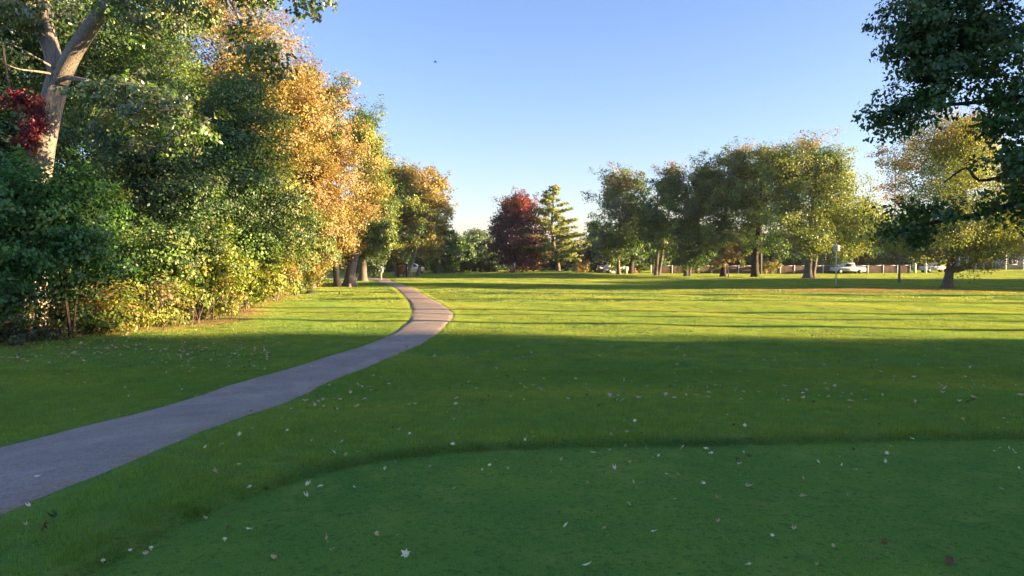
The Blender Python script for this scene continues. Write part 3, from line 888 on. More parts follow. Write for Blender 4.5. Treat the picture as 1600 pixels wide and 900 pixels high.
tree('dense_tree', 'dark green low tree overhanging the far end of the path', 'tree', gp(583, 84),
     [lobe(548, 612, 372, 432, 82), lobe(575, 640, 345, 415, 84)], DGREEN + [(.04, .06, .035)], side=GOLD, side_amt=.5, trunk_r=.2, seed=64, dens=3.0)
tree('oak_tree', 'tall green and olive tree with a knobbly outline rising behind the orange trees', 'tree', gp(566, 70),
     [lobe(540, 600, 165, 330, 73), lobe(562, 615, 250, 400, 71), lobe(545, 594, 170, 250, 72), lobe(570, 620, 300, 400, 70)], OLIVE + GREEN, side=OLIVE + YGREEN, side_amt=.7, mix=YGREEN, mix_amt=.25, trunk_r=.5, seed=65, dens=3.0, up=.4)
tree('honey_locust', 'tall pale orange tree with feathery foliage above the thick straight grey trunk', 'tree', gp(527, 57),
     [lobe(440, 560, 115, 300, 58), lobe(450, 585, 190, 380, 57), lobe(470, 560, 300, 398, 55), lobe(440, 505, 105, 200, 58)], ORANGE + TAN + TAN, mix=GOLD, mix_amt=.3, trunk_r=.34, seed=66, dens=2.5, puffs=20, up=.4, droop=.3,
     s=.155, per=70)
tree('maple_tree', 'dark-leaved tree with a very thick buttressed trunk beside the path bend', 'tree', gp(547, 57.5),
     [lobe(545, 605, 330, 405, 60), lobe(540, 590, 350, 408, 60)], DGREEN + OLIVE, mix=YGREEN, mix_amt=.25, trunk_r=.62, seed=67, dens=2.6)
tree('maple_tree', 'yellow-green small tree on a slim leaning pale trunk at the edge of the wood', 'tree', gp(490, 53),
     [lobe(440, 520, 330, 435, 50), lobe(425, 490, 370, 436, 47), lobe(470, 512, 390, 442, 50)], YGREEN + OLIVE, mix=GOLD, mix_amt=.2, trunk_r=.22, bark=M_bark_pale, seed=68, dens=3.2, droop=.6, lean=(-.5, 0))
tree('honey_locust', 'very tall orange feathery tree reaching the top of the view on the left', 'tree', gp(370, 42),
     [lobe(250, 420, -20, 170, 43), lobe(330, 475, 40, 260, 42), lobe(410, 520, 110, 300, 44), lobe(290, 450, 180, 330, 41), lobe(240, 340, -80, 60, 44)], ORANGE + TAN, mix=GOLD, mix_amt=.35, trunk_r=.35, seed=69, dens=1.7, puffs=20, up=.6,
     s=.15, per=60, stems=[(-.4, 0, 1), (.5, 0, .7)])
tree('honey_locust', 'rusty orange tree between the two tallest orange trees', 'tree', gp(470, 50),
     [lobe(420, 520, 200, 400, 50), lobe(450, 545, 110, 260, 52)], ORANGE + TAN, mix=OLIVE, mix_amt=.2, trunk_r=.3, seed=70, dens=2.4, s=.17, per=60)
tree('elm_tree', 'large blue-green tree with its sunlit right side coloured yellow-green in front of the orange trees', 'tree', gp(350, 33),
     [lobe(270, 440, 140, 330, 34), lobe(290, 470, 200, 420, 33), lobe(260, 400, 300, 450, 31), lobe(340, 430, 115, 220, 34)], GREEN + [(.055, .10, .045)], side=YGREEN + OLIVE, side_amt=.65, mix=DGREEN, mix_amt=.15, trunk_r=.25, seed=71, dens=3.2, s=.125, droop=.4, bark=M_bark_dark)  # sunlight on the right side put into the leaf colour
tree('maple_tree', 'dark green maple with thin dark stems in the middle of the left-hand wood', 'tree', gp(240, 27),
     [lobe(150, 300, 150, 330, 28), lobe(170, 330, 240, 420, 27), lobe(200, 320, 330, 450, 25)], GREEN + OLIVE, mix=DGREEN, mix_amt=.4, top=OLIVE, top_from=.6, top_amt=.4, trunk_r=.16, seed=72, dens=3.0, droop=.5, bark=M_bark_dark,
     stems=[(-.8, 0, .8), (.9, 0, .7), (0, .5, 1)])
tree('maple_tree', 'olive green tree high behind the cottonwood fork', 'tree', gp(180, 36),
     [lobe(60, 290, -60, 130, 37), lobe(100, 300, 60, 250, 36), lobe(-60, 120, 20, 260, 37)], OLIVE + GREEN, mix=DGREEN, mix_amt=.45, trunk_r=.3, seed=73, dens=2.4, s=.14, bark=M_bark_dark)
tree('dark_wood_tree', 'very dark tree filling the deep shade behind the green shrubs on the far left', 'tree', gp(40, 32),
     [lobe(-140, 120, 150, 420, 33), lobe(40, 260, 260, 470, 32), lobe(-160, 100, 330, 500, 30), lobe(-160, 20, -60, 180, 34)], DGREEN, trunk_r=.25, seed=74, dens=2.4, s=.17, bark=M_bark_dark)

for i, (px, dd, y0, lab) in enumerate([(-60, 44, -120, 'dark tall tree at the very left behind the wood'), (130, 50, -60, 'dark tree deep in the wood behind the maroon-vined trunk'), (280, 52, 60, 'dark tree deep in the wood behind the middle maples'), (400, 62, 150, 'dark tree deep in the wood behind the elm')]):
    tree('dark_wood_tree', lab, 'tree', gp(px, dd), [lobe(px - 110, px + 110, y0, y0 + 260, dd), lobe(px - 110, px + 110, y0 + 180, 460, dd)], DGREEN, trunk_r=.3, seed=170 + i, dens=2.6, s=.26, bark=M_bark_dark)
# ---- the big cottonwood
def cottonwood():
    b = gp(50, 22.5)
    trunk_pts = [b + (0, 0, -.2), P(52, 440, 22.5), P(55, 330, 22.5), P(66, 235, 22.4), P(80, 165, 22.3), P(92, 118, 22.2)]
    root = tree('cottonwood_tree', 'big pale-barked tree with a forked trunk leaning over the wood at the upper left', 'tree', b,
         [lobe(110, 300, 95, 215, 20.5), lobe(-60, 120, -60, 60, 22), lobe(120, 330, -90, 40, 20), lobe(180, 330, -30, 40, 18.5), lobe(365, 440, 45, 110, 17.5), lobe(330, 440, -60, 5, 18), lobe(420, 515, -40, 8, 17), lobe(200, 330, 150, 230, 20)],
         SILVER + GREEN, mix=OLIVE, mix_amt=.35, trunk_r=.02, seed=75, dens=2.3, s=.12, leafmat=M_leaf_waxy, bark=M_bark_pale, clump=.22, droop=1.0, up=-.1, flare=1.0, trunk_top=3.0, per=26,
         extra_limbs=[
             (trunk_pts, .43, .31),
             ([P(90, 128, 22.2), P(75, 70, 22.3), P(52, 20, 22.6), P(35, -40, 23), P(20, -140, 23.5)], .21, .12),
             ([P(92, 125, 22.1), P(84, 80, 22.0), P(72, 30, 21.8), P(58, -30, 21.6), P(50, -120, 21)], .20, .12),
             ([P(95, 125, 22.1), P(112, 88, 21.8), P(140, 45, 21.4), P(178, -5, 20.8), P(240, -70, 20)], .26, .16),
             ([P(178, -5, 20.8), P(260, -30, 19.5), P(340, -20, 18.5), P(430, -25, 17.5), P(500, -12, 17)], .10, .015),
             ([P(240, -70, 20), P(330, -40, 18.8), P(365, 10, 18), P(385, 60, 17.6), P(405, 85, 17.5)], .09, .012),
             ([P(100, 120, 22), P(150, 130, 21.2), P(200, 150, 20.6), P(260, 170, 20.2)], .08, .012),
             ([P(96, 118, 22), P(60, 112, 21.6), P(30, 108, 21.2), P(8, 100, 21)], .045, .01),
             ([P(94, 112, 22), P(60, 92, 21.4), P(20, 70, 20.8), P(-10, 62, 20.6)], .04, .01)])
    return root
cottonwood()

# red creeper on its trunk
def creeper():
    b = P(45, 235, 22.0); rng = np.random.default_rng(9)
    root = empty('red_creeper', tuple(b), 'crimson creeper hanging on the left side of the big forked trunk', 'creeper')
    n = 105; t = rng.uniform(0, 1, n)
    L1 = np.array([P(12, 158, 21.6), P(30, 150, 21.7), P(48, 158, 21.7), P(58, 175, 21.8), P(50, 200, 21.9), P(46, 238, 21.9)])
    pts = resample3(L1, 60)
    C = pts[(t * 59).astype(int)] + rng.normal(0, 1, (n, 3)) * np.array([.12, .12, .10])
    D = rng.normal(0, 1, (n, 3)); D[:, 2] -= 1.2; D /= np.linalg.norm(D, axis=1)[:, None]
    col = pick(CRIMSON + [(.15, .03, .02)], n, rng)
    V, F, cf = leaves_mesh(C - b, D, np.full(n, .22), np.full(n, .09), 22, .085, col, rng, .8, .1, rough=1.2)
    mesh_np('leaves', V, F, M_leaf, root, colors=cf)
    v, f = tube_arrays(pts - b, np.linspace(.018, .01, 60), 5)
    mesh_np('stem', v, f, M_bark, root)
creeper()

# ---- shrubs along the edge of the wood
SH = [
    # name, label, px, d, lobes, pal, mix, mixamt, dens, s
    ('boxelder_shrub', 'deep green leafy shrub filling the left edge below the red creeper', -10, 18.5, [(-90, 90, 250, 430, 18.5), (-80, 60, 380, 520, 18), (-150, -20, 240, 480, 19), (10, 95, 290, 420, 19)], [(.04, .12, .03), (.06, .15, .03)], DGREEN, .2, 4.0, .11),
    ('boxelder_shrub', 'deep green drooping shrub in front of the base of the big forked trunk', 110, 19.5, [(60, 170, 255, 400, 19.5), (70, 180, 350, 450, 19), (100, 180, 300, 380, 20)], [(.045, .125, .03), (.06, .15, .03)], OLIVE, .15, 3.6, .11),
    ('boxelder_shrub', 'shaded green shrub hanging over the dark hollow at the lower left', 60, 20, [(0, 130, 420, 500, 20), (90, 140, 430, 520, 20)], [(.03, .075, .025), (.05, .09, .03)], OLIVE, .3, 1.8, .11),
    ('vine_shrub', 'yellow vine-covered bush with a brownish top at the lit start of the wood edge', 172, 21.0, [(132, 215, 432, 520, 21), (150, 222, 465, 522, 20.6)], YGREEN, GOLD, .2, 3.6, .10),
    ('vine_shrub', 'tangled pinkish tan bush of dry stems between the yellow vine bush and the green bush', 245, 23.0, [(215, 285, 450, 512, 23)], [(.20, .14, .07), (.17, .16, .05)], YGREEN, .5, 2.4, .10),
    ('vine_shrub', 'dark green leafy bush above the tangled pinkish tan stems', 255, 24.5, [(205, 300, 395, 480, 24.5)], GREEN + DGREEN, YGREEN, .2, 2.6, .11),
    ('maple_shrub', 'yellow-green broad-leaved bush with orange tints in the middle of the wood edge', 310, 25.5, [(265, 350, 385, 500, 25.5), (290, 360, 340, 440, 26)], YGREEN, GOLD, .15, 3.0, .13),
    ('vine_shrub', 'reddish tan bush low beside the lawn right of the yellow-green broad-leaved bush', 345, 26.5, [(320, 375, 440, 500, 26.5)], [(.19, .10, .045), (.19, .17, .05)], YGREEN, .6, 2.8, .10),
    ('maple_shrub', 'bright yellow-green bush jutting furthest over the sunny lawn', 385, 31, [(345, 440, 390, 478, 31), (360, 425, 350, 430, 32)], YGREEN, GREEN, .3, 3.0, .13),
    ('maple_shrub', 'yellow-green bush low under the orange trees', 430, 37, [(395, 465, 390, 470, 37)], YGREEN + OLIVE, GOLD, .15, 3.0, .14),
    ('maple_shrub', 'green and yellow bush behind the dark stump', 462, 43, [(432, 472, 395, 452, 43)], YGREEN + GREEN, OLIVE, .3, 3.0, .15),
    ('low_shrub', 'low grey-green scrub at the foot of the dark hollow', 40, 19.3, [(-30, 110, 500, 545, 19)], [(.05, .08, .03), (.04, .06, .03)], TAN, .15, 2.2, .09),
    ('low_shrub', 'dry grey-brown twiggy scrub beside the yellow vine bush', 100, 20.2, [(70, 140, 478, 535, 20)], [(.10, .085, .06), (.07, .08, .045)], OLIVE, .3, 1.5, .08),
    ('low_shrub', 'small green tuft of leaves at the foot of the yellow vine bush', 155, 20.4, [(138, 180, 492, 528, 20.2)], GREEN, YGREEN, .3, 2.6, .09),
]
for i, (nm, lab, px, dd, lb, pal, mx, ma, dn_, s_) in enumerate(SH):
    lo = [lobe(*q) for q in lb]
    tree(nm, lab, 'shrub', gp(px, dd), lo, pal, mix=mx, mix_amt=ma, trunk_r=.06 if 'low' not in nm else .02, seed=90 + i, dens=dn_, s=s_, flare=1.1,
         stems=[(-1, 0, 1), (1, .4, .8), (0, -1, .7)], crown_name='foliage', droop=.7, up=.2, clump=.2 if 'low' in nm else .28, bark=M_bark_dark if nm == 'boxelder_shrub' else M_bark, per=34)

# ---- the oak overhanging from the right
def overhang():
    b = np.array([14.8, 11.5, float(H(14.8, 11.5))])
    tree('oak_tree', 'dark shaded oak whose boughs reach into the view from the right edge', 'tree', b,
         [lobe(1415, 1600, -70, 90, 13), lobe(1385, 1500, -10, 110, 13), lobe(1385, 1530, 90, 195, 13), lobe(1338, 1440, 165, 205, 13), lobe(1530, 1660, 180, 340, 12), lobe(1376, 1440, 328, 385, 13),
          lobe(1420, 1500, 322, 352, 12.6), lobe(1480, 1610, 30, 190, 12.8), lobe(1600, 1850, 60, 300, 11.5), lobe(1480, 1750, -260, -40, 12.5)],
         DGREEN + [(.04, .09, .02), (.05, .085, .02)], mix=OLIVE, mix_amt=.15, trunk_r=.42, seed=120, dens=3.3, s=.088, bark=M_bark_dark, clump=.17, per=26, droop=.5, up=.2, trunk_top=9, puffs=22, shell=.7,
         extra_limbs=[
             ([b + (0, 0, 2.6), P(1760, 300, 12), P(1660, 300, 12.3), P(1600, 313, 12.6), P(1547, 330, 12.8), P(1489, 341, 12.9), P(1420, 324, 13)], .20, .02),
             ([P(1489, 341, 12.9), P(1440, 352, 13), P(1400, 365, 13)], .05, .012),
             ([b + (0, 0, 4.0), P(1720, 180, 12), P(1600, 150, 12.5), P(1530, 160, 12.8), P(1465, 165, 13), P(1400, 180, 13)], .15, .015),
             ([b + (0, 0, 5.0), P(1700, 60, 12), P(1600, 42, 12.6), P(1555, 55, 12.8), P(1525, 105, 12.9), P(1498, 132, 13)], .10, .015),
             ([P(1660, 300, 12.3), P(1590, 275, 12.6), P(1530, 282, 12.8), P(1510, 262, 12.9), P(1475, 285, 13)], .05, .012),
             ([b + (0, 0, 6), P(1650, -60, 12.3), P(1540, -80, 12.6), P(1450, -30, 13)], .12, .02)])
overhang()

# ---- trees that stand right of the view and throw the long shadows
def copy_tree(src, loc, sc, rz, label=None, group=None):
    c = src.copy(); COL.objects.link(c); c.location = loc; c.scale = sc; c.rotation_euler = (0, 0, rz)
    if label: c['label'] = label
    if group: c['group'] = group
    for ch in src.children:
        q = ch.copy(); COL.objects.link(q); q.parent = c
    return c
LAB_SH = 'tall green tree beyond the right edge throwing a long shadow over the lawn'
GR_SH = 'trees beyond the right edge'
b0 = np.array([40.0, -40, float(H(40, -40))])
src = tree('shade_tree', LAB_SH, 'tree', b0, [(40, -40, 8, 6.2, 6.2, 6.5), (41, -41.5, 4.5, 5.5, 5.5, 4), (39, -38.5, 5, 5, 5.2, 4)], GREEN + OLIVE, trunk_r=.4, seed=130, dens=6.5, s=.34, group=GR_SH)
def plane_y(x): return 17.7 - (x - 13.9) * math.tan(R(SUN_AZ - 90))
k = 0
for (x, back, sc) in [(48, 8.2, 1.15), (58, 9, 1.25), (68, 9.5, 1.3), (80, 10, 1.35), (54, 20, 1.2), (65, 22, 1.25), (77, 21, 1.3), (51, 32, 1.2), (62, 35, 1.3), (74, 34, 1.3), (88, 22, 1.4), (90, 38, 1.4), (57, 47, 1.3), (70, 48, 1.3)]:
    y = plane_y(x) - back
    copy_tree(src, (x, y, float(H(x, y))), (sc, sc, sc * RNG.uniform(.95, 1.1)), k * 1.3)
    k += 1
# further field: trees right of the frame, past the sunny gap
for (x, y, sc) in [(58, 52, .9), (66, 57, 1.0), (74, 50, 1.1), (70, 64, 1.0), (82, 58, 1.2), (92, 66, 1.2)]:
    copy_tree(src, (x, y, float(H(x, y))), (sc, sc, sc * .62), k * 1.7)
    k += 1

def pole(name, label, cat, p, h, r, mat, group=None, arm=False):
    root = empty(name, tuple(p), label, cat, group)
    MB().tube([(0, 0, -.2), (0, 0, h)], [r, r * .75], 10).build('shaft', mat, root, True)
    if arm:
        MB().box(-1.1, 1.1, -.05, .05, h - .9, h - .78).build('crossarm', mat, root)
        for s_ in (-.9, -.3, .3, .9):
            MB().tube([(s_, 0, h - .775), (s_, 0, h - .6)], [.05, .035], 8).build('insulator', M_galv, root)
    return root
src2 = None
for (px, py, x, sd2) in [(1600, 517, 26.5, 133), (1600, 492, 28.0, 134)]:
    q = G(px, py)
    y = float(q[1] - (x - q[0]) * math.tan(R(SUN_AZ - 90)))
    bb = np.array([x, y, float(H(x, y))])
    tree('tall_clear_trunked_tree', 'tall bare-trunked tree beyond the right edge whose trunk draws a thin shadow across the lawn', 'tree', bb,
         [(x, y, 15.5, 3.9, 3.7, 5.4), (x + 2, y, 15, 3, 3.3, 4.5)], GREEN + OLIVE, trunk_r=.42, seed=sd2, dens=1.3, s=.26, group='tall bare-trunked trees beyond the right edge')

def shadow_trunk(px, py, x, h, r, lab):  # unseen crownless trunk added to cast a shadow band on the lawn
    q = G(px, py)
    y = float(q[1] - (x - q[0]) * math.tan(R(SUN_AZ - 90)))
    b = np.array([x, y, float(H(x, y))])
    root = empty('added_shadow_trunk', tuple(b), lab, 'shadow caster')
    rng = np.random.default_rng(int(x * 7))
    pts = np.array([[0, 0, -.2], [.05, 0, .4], [.1, .05, h * .4], [-.1, .1, h * .75], [.1, 0, h]])
    v, f = tube_arrays(resample3(pts, 14), np.r_[r * 1.35, np.linspace(r, r * .55, 13)], 12)
    mesh_np('trunk', v, f, M_bark, root, smooth_shade=True)
    for i in range(5):
        z = h * rng.uniform(.55, .97); a = rng.uniform(0, 6.28); l = rng.uniform(.8, 1.8)
        MB().tube([(0, 0, z), (math.cos(a) * l * .6, math.sin(a) * l * .6, z + .4), (math.cos(a) * l, math.sin(a) * l, z + 1.0)], [r * .3, r * .2, r * .06], 6).build('branch', M_bark, root)
shadow_trunk(1600, 463, 52, 11, .75, 'thick added shadow-casting trunk furthest beyond the right edge')
shadow_trunk(1600, 474, 46, 10, .45, 'added shadow-casting trunk standing between its thicker and slimmer fellows beyond the right edge')
shadow_trunk(1600, 503, 30, 8.5, .22, 'slim added shadow-casting trunk nearest the right edge')
# ---- trees beyond the fence
LAB_F = 'dark hazy far tree behind the fence left of the gate pillars'
GR_F = 'trees beyond the far fence'
b1 = gp(1400, 135)
far_src = tree('far_tree', LAB_F, 'tree', b1, [(b1[0], 135, 5.5, 5.5, 5, 4.8), (b1[0] + 1.5, 134, 3.5, 5.5, 5, 3.3)], DGREEN + GREEN + OLIVE, trunk_r=.35, seed=140, dens=2.8, s=.42, group=GR_F)
k = 0
FAR = [(945, 140, .9, 'behind the pale olive tree'), (985, 150, 1, 'behind the cream cabinet'), (1020, 138, .8, 'behind the left end of the fence'), (1062, 150, 1, 'left of the blue-grey roof'), (1100, 140, .75, 'right of the blue-grey roof'), (1140, 150, 1, 'behind the rust sapling'), (1185, 142, .9, 'behind the thick straight trunk'),
       (1222, 150, .95, 'between the bare pale pole and the broad golden maple'), (1255, 138, .8, 'behind the forked trunk of the golden maple'), (1300, 150, 1.1, 'behind the birdhouse'), (1345, 140, 1.0, 'behind the white pickup'), (1375, 136, 1.1, 'behind the fence right of the pickup'), (1440, 142, 1.1, 'behind the gate pillars'), (1480, 150, 1.2, 'behind the trunk of the lone yellow maple'),
       (1530, 160, 1.2, 'behind the low brick house'), (1580, 160, 1.3, 'behind the pale-walled house'), (1640, 160, 1.3, 'at the right edge behind the pale-walled house'), (760, 155, .8, 'behind the crossarm pole'), (700, 150, .9, 'behind the mid green thin-topped tree'), (640, 140, 1.0, 'behind the glowing twin trunks'), (600, 130, 1.1, 'behind the pale marker post'), (560, 120, 1.1, 'behind the thick buttressed trunk'),
       (830, 150, .8, 'behind the maroon maple'), (880, 150, .8, 'behind the feathery conifer')]
for px, dd, sc, where in FAR:
    q = gp(px, dd)
    copy_tree(far_src, tuple(q), (sc, sc, sc * RNG.uniform(.85, 1.15)), k * 2.1 + .5, 'dark hazy far tree ' + where)
    k += 1
tree('willow_tree', 'pale yellow-green weeping shrub in front of the fence right of the bare pale pole', 'shrub', gp(1205, 106),
     [lobe(1190, 1217, 402, 427, 106)], [(.24, .22, .06), (.20, .19, .05)], trunk_r=.08, seed=151, dens=3.2, droop=2.0, clump=.3)

# ------------------------------------------------------------------ fence
def fence():
    pxs = [1017, 1030, 1050, 1070, 1091.5, 1112, 1133, 1154, 1175.5, 1197, 1219, 1241, 1263, 1286, 1310, 1333, 1356, 1380, 1402, 1422]
    D0 = 107.0
    pts = [gp(p, D0) for p in pxs]
    root = empty('boundary_fence', tuple(pts[0]), 'long low brown screened fence with pale posts behind the right-hand trees', 'fence')
    o = pts[0]; pm = None
    h = 1.15
    for i, p in enumerate(pts):
        q = MB().tube([(0, 0, -.1), (0, 0, h + .08)], [.07, .07], 8)
        if pm is None:
            pm = q.build('post', M_white, root); me = pm.data; me2 = pm
        else:
            me2 = bpy.data.objects.new('post', me); COL.objects.link(me2); me2.parent = root
        me2.location = tuple(p - o)
    for a, b in zip(pts[:-1], pts[1:]):
        ax, bx = a[0] - o[0] + .09, b[0] - o[0] - .09
        za, zb = a[2] - o[2], b[2] - o[2]
        n = 8; V = []; 
        xs = np.linspace(ax, bx, n + 1)
        for x in xs:
            f = (x - ax) / (bx - ax); z = za + (zb - za) * f; sag = .015 * math.sin(f * 3.14)
            V += [(x, -.012 + .02 * math.sin(x * 9), z + .03), (x, -.012 + .01 * math.sin(x * 7), z + h - .05 - sag), (x, .012 + .02 * math.sin(x * 9), z + .03), (x, .012 + .01 * math.sin(x * 7), z + h - .05 - sag)]
        F = []
        for i in range(n):
            k = i * 4
            F += [(k, k + 4, k + 5, k + 1), (k + 6, k + 2, k + 3, k + 7), (k + 1, k + 5, k + 7, k + 3)]
        MB().add(V, F).build('screen_panel', M_screen, root)
        MB().tube([(ax, 0, za + h), (bx, 0, zb + h)], [.028, .028], 6).build('rail', M_galv, root)
fence()

# ------------------------------------------------------------------ small things
def birdhouse():
    b = gp(1306, 60.5); b = G(1306, 445)
    root = empty('birdhouse', tuple(b), 'white birdhouse on a tall pale pole in the lawn right of the golden maple', 'birdhouse')
    d = b[1]; h = (445 - 392) / FPX * d
    MB().tube([(0, 0, -.1), (0, 0, h)], [.055, .045], 10).build('pole', M_white, root, True)
    MB().box(-.05, .05, -.05, .05, h - .12, h).build('collar', M_galv, root)
    bx = MB().box(-.19, .19, -.17, .17, h, h + .16).box(-.19, .19, -.17, .17, h + .185, h + .34).build('house_body', M_white, root)
    MB().box(-.27, .27, -.24, .24, h - .02, h - .001).box(-.27, .27, -.24, .24, h + .162, h + .183).build('porch', M_white, root)
    MB().prism([(-.27, h + .342), (.27, h + .342), (0, h + .50)], -.24, .24).build('roof', M_white, root)
    for k in range(3):
        for z in (.08, .265):
            MB().tube([(-.12 + k * .12, -.176, h + z), (-.12 + k * .12, -.171, h + z)], [.028, .028], 10).build('entrance_hole', M_black, root)
    MB().tube([(0, 0, h + .48), (0, 0, h + .62)], [.02, .012], 6).build('finial', M_white, root)
birdhouse()

def light_pole():
    b = gp(1189, 104)
    h = P(1189, 352, 104)[2] - b[2]
    root = empty('bare_pole', tuple(b), 'tall slim pale pole standing right of the thick straight dark trunk', 'pole')
    MB().tube([(0, 0, -.2), (0, 0, h)], [.14, .09], 10).build('shaft', M_wood_pole, root, True)
    MB().tube([(0, 0, h), (0, 0, h + .15)], [.12, .12], 10).build('cap', M_galv, root)
light_pole()
pole('utility_pole', 'pale wooden utility pole with a crossarm left of the maroon maple', 'utility pole', gp(759, 123), P(759, 372, 123)[2], .16, M_wood_pole, arm=True)
def wire():
    a = P(759, 389, 123); bq = P(690, 386, 128)
    o = MB(); pts = [a + (bq - a) * t + np.array([0, 0, -.5 * math.sin(3.14 * t)]) for t in np.linspace(0, 1, 9)]
    o.tube(pts, [.03] * 9, 5)
    ob = o.build('overhead_wire', M_galv)
    set_props(ob, 'thin pale overhead wire running left from the utility pole', 'wire')
wire()

def post():
    b = G(595.5, 437)
    h = 20 / FPX * b[1]
    root = empty('marker_post', tuple(b), 'pale square post with a small white box beside the far end of the path', 'post')
    MB().box(-.07, .07, -.07, .07, -.1, h).box(-.085, .085, -.085, .085, h + .002, h + .04).build('shaft', M_cream, root)
    MB().box(.075, .20, -.08, .08, h * .55, h * .92).build('box', M_white, root)
    MB().box(.073, .202, -.082, .082, h * .922, h * .96).build('lid', M_black, root)
post()

def sign():
    b = gp(628.5, 84)
    root = empty('noticeboard', tuple(b), 'brown wooden board in a dark frame between the tree trunks', 'sign')
    MB().box(-.42, .42, -.03, .03, .35, 1.35).build('board', M_brownwood, root)
    for s_ in (-1, 1):
        MB().box(s_ * .49 - .06, s_ * .49 + .06, -.06, .06, -.1, 1.45).build('post', M_black, root)
    MB().prism([(-.7, 1.452), (.7, 1.452), (0, 1.72)], -.25, .25).build('roof', M_black, root)
sign()

def flag():
    b = gp(805, 102)
    root = empty('flagstick', tuple(b), 'white golf flag hanging limp on its stick in front of the maroon maple', 'flag')
    MB().tube([(0, 0, 0), (0, 0, 1.45)], [.018, .014], 6).build('stick', M_white, root)
    V = []; F = []
    for i in range(7):
        z = 1.42 - i * .11; wv = .12 + .10 * math.sin(i * .6 + .3)
        V += [(.0, -.02, z), (-wv * .6, -.05 + .05 * math.sin(i), z - .02), (-wv, .03 * math.cos(i), z - .04)]
    for i in range(6):
        for j in range(2):
            k = i * 3 + j
            F.append((k, k + 1, k + 4, k + 3))
    V2 = [(x, y + .012, z) for x, y, z in V]
    n = len(V)
    MB().add(V + V2, F + [tuple(n + i for i in f[::-1]) for f in F]).build('flag', M_white, root)
flag()

def car(name, label, px, dd, length, mat, pickup=False, rz=0.0, cat='car'):
    b = gp(px, dd)
    root = empty(name, tuple(b), label, cat, rz=rz)
    L = length; h = 1.45
    body = [(-L / 2, .35), (-L / 2, .75), (-L / 2 + .1, .88), (-L / 2 + 1.2, .95), (L / 2 - .1, .95), (L / 2, .8), (L / 2, .35), (L * .33 + .36, .35), (L * .33 + .2, .62), (L * .33 - .2, .62), (L * .33 - .36, .35), (-L * .31 + .36, .35), (-L * .31 + .2, .62), (-L * .31 - .2, .62), (-L * .31 - .36, .35)]
    lower = [body[0], body[1], body[2], body[3], body[4], body[5], body[6]]
    MB().prism(lower, -.85, .85).build('body', mat, root)
    if pickup: cab = [(-L / 2 + 1.25, .952), (-L / 2 + 1.75, h + .05), (-L / 2 + 2.9, h + .08), (-L / 2 + 3.05, .952)]
    else: cab = [(-L / 2 + 1.15, .952), (-L / 2 + 1.8, h), (L / 2 - 1.3, h), (L / 2 - .5, .952)]
    MB().prism(cab, -.74, .74).build('cabin', mat, root)
    win = [(x * .93 + sum(c[0] for c in cab) / 4 * .07, .99 + (z - .952) * .78) for x, z in cab]
    for s_ in (-1, 1):
        MB().prism(win, min(s_ * .742, s_ * .75), max(s_ * .742, s_ * .75)).build('side_window', M_glass, root)
        for xx in (-L * .31, L * .33):
            w_ = MB().tube([(xx, s_ * .64, .33), (xx, s_ * .87, .33)], [.33, .33], 16).build('wheel', M_tyre, root)
            MB().tube([(xx, s_ * .871, .33), (xx, s_ * .885, .33)], [.19, .17], 12).build('rim', M_galv, w_)
        MB().box(-L / 2 - .012, -L / 2 - .001, s_ * .6 - .14, s_ * .6 + .14, .62, .74).build('headlight', M_glass, root)
    return root
car('pickup_truck', 'white pickup parked before the fence behind the black trunk', 1324, 106, 4.5, M_white, True, cat='pickup truck')
car('parked_car', 'white car under the pale olive tree at the left end of the fence', 963, 110, 3.5, M_white)
car('parked_car', 'pale car glimpsed between the glowing twin trunks and the reddish trunk', 643, 105, 3.6, M_white)
car('parked_car', 'white car low behind the trunk of the lone yellow maple', 1460, 109, 3.9, M_white)
def cabinet():
    b = gp(978, 103)
    root = empty('cream_cabinet', tuple(b), 'upright cream cabinet between the pale olive tree and the dark trunk', 'cabinet')
    MB().box(-.20, .20, -.2, .2, .05, .92).build('body', M_cream, root)
    MB().box(-.22, .22, -.22, .22, .922, .97).build('lid', M_white, root)
    MB().box(-.18, .18, -.17, .17, -.05, .048).build('plinth', M_black, root)
cabinet()
def slide():
    for px, lab, tilt in ((993, 'red playground slide leaning left, nearer the dark trunk', -.25), (998.5, 'red playground slide leaning right, beside its twin', .25)):
        b = gp(px, 112)
        root = empty('play_slide', tuple(b), lab, 'slide', 'red slides by the fence')
        MB().prism([(-.1, 0), (.1, 0), (.1 + tilt, .85), (-.1 + tilt, .85)], -.3, -.1).build('chute', M_red, root)
        MB().tube([(-tilt, 0, -.05), (tilt, 0, .9)], [.03, .03], 6).build('ladder_rail', M_galv, root)
        for z in (.25, .5, .7):
            MB().box(-tilt + 2 * tilt * z - .12, -tilt + 2 * tilt * z + .12, .03, .08, z, z + .03).build('rung', M_galv, root)
slide()
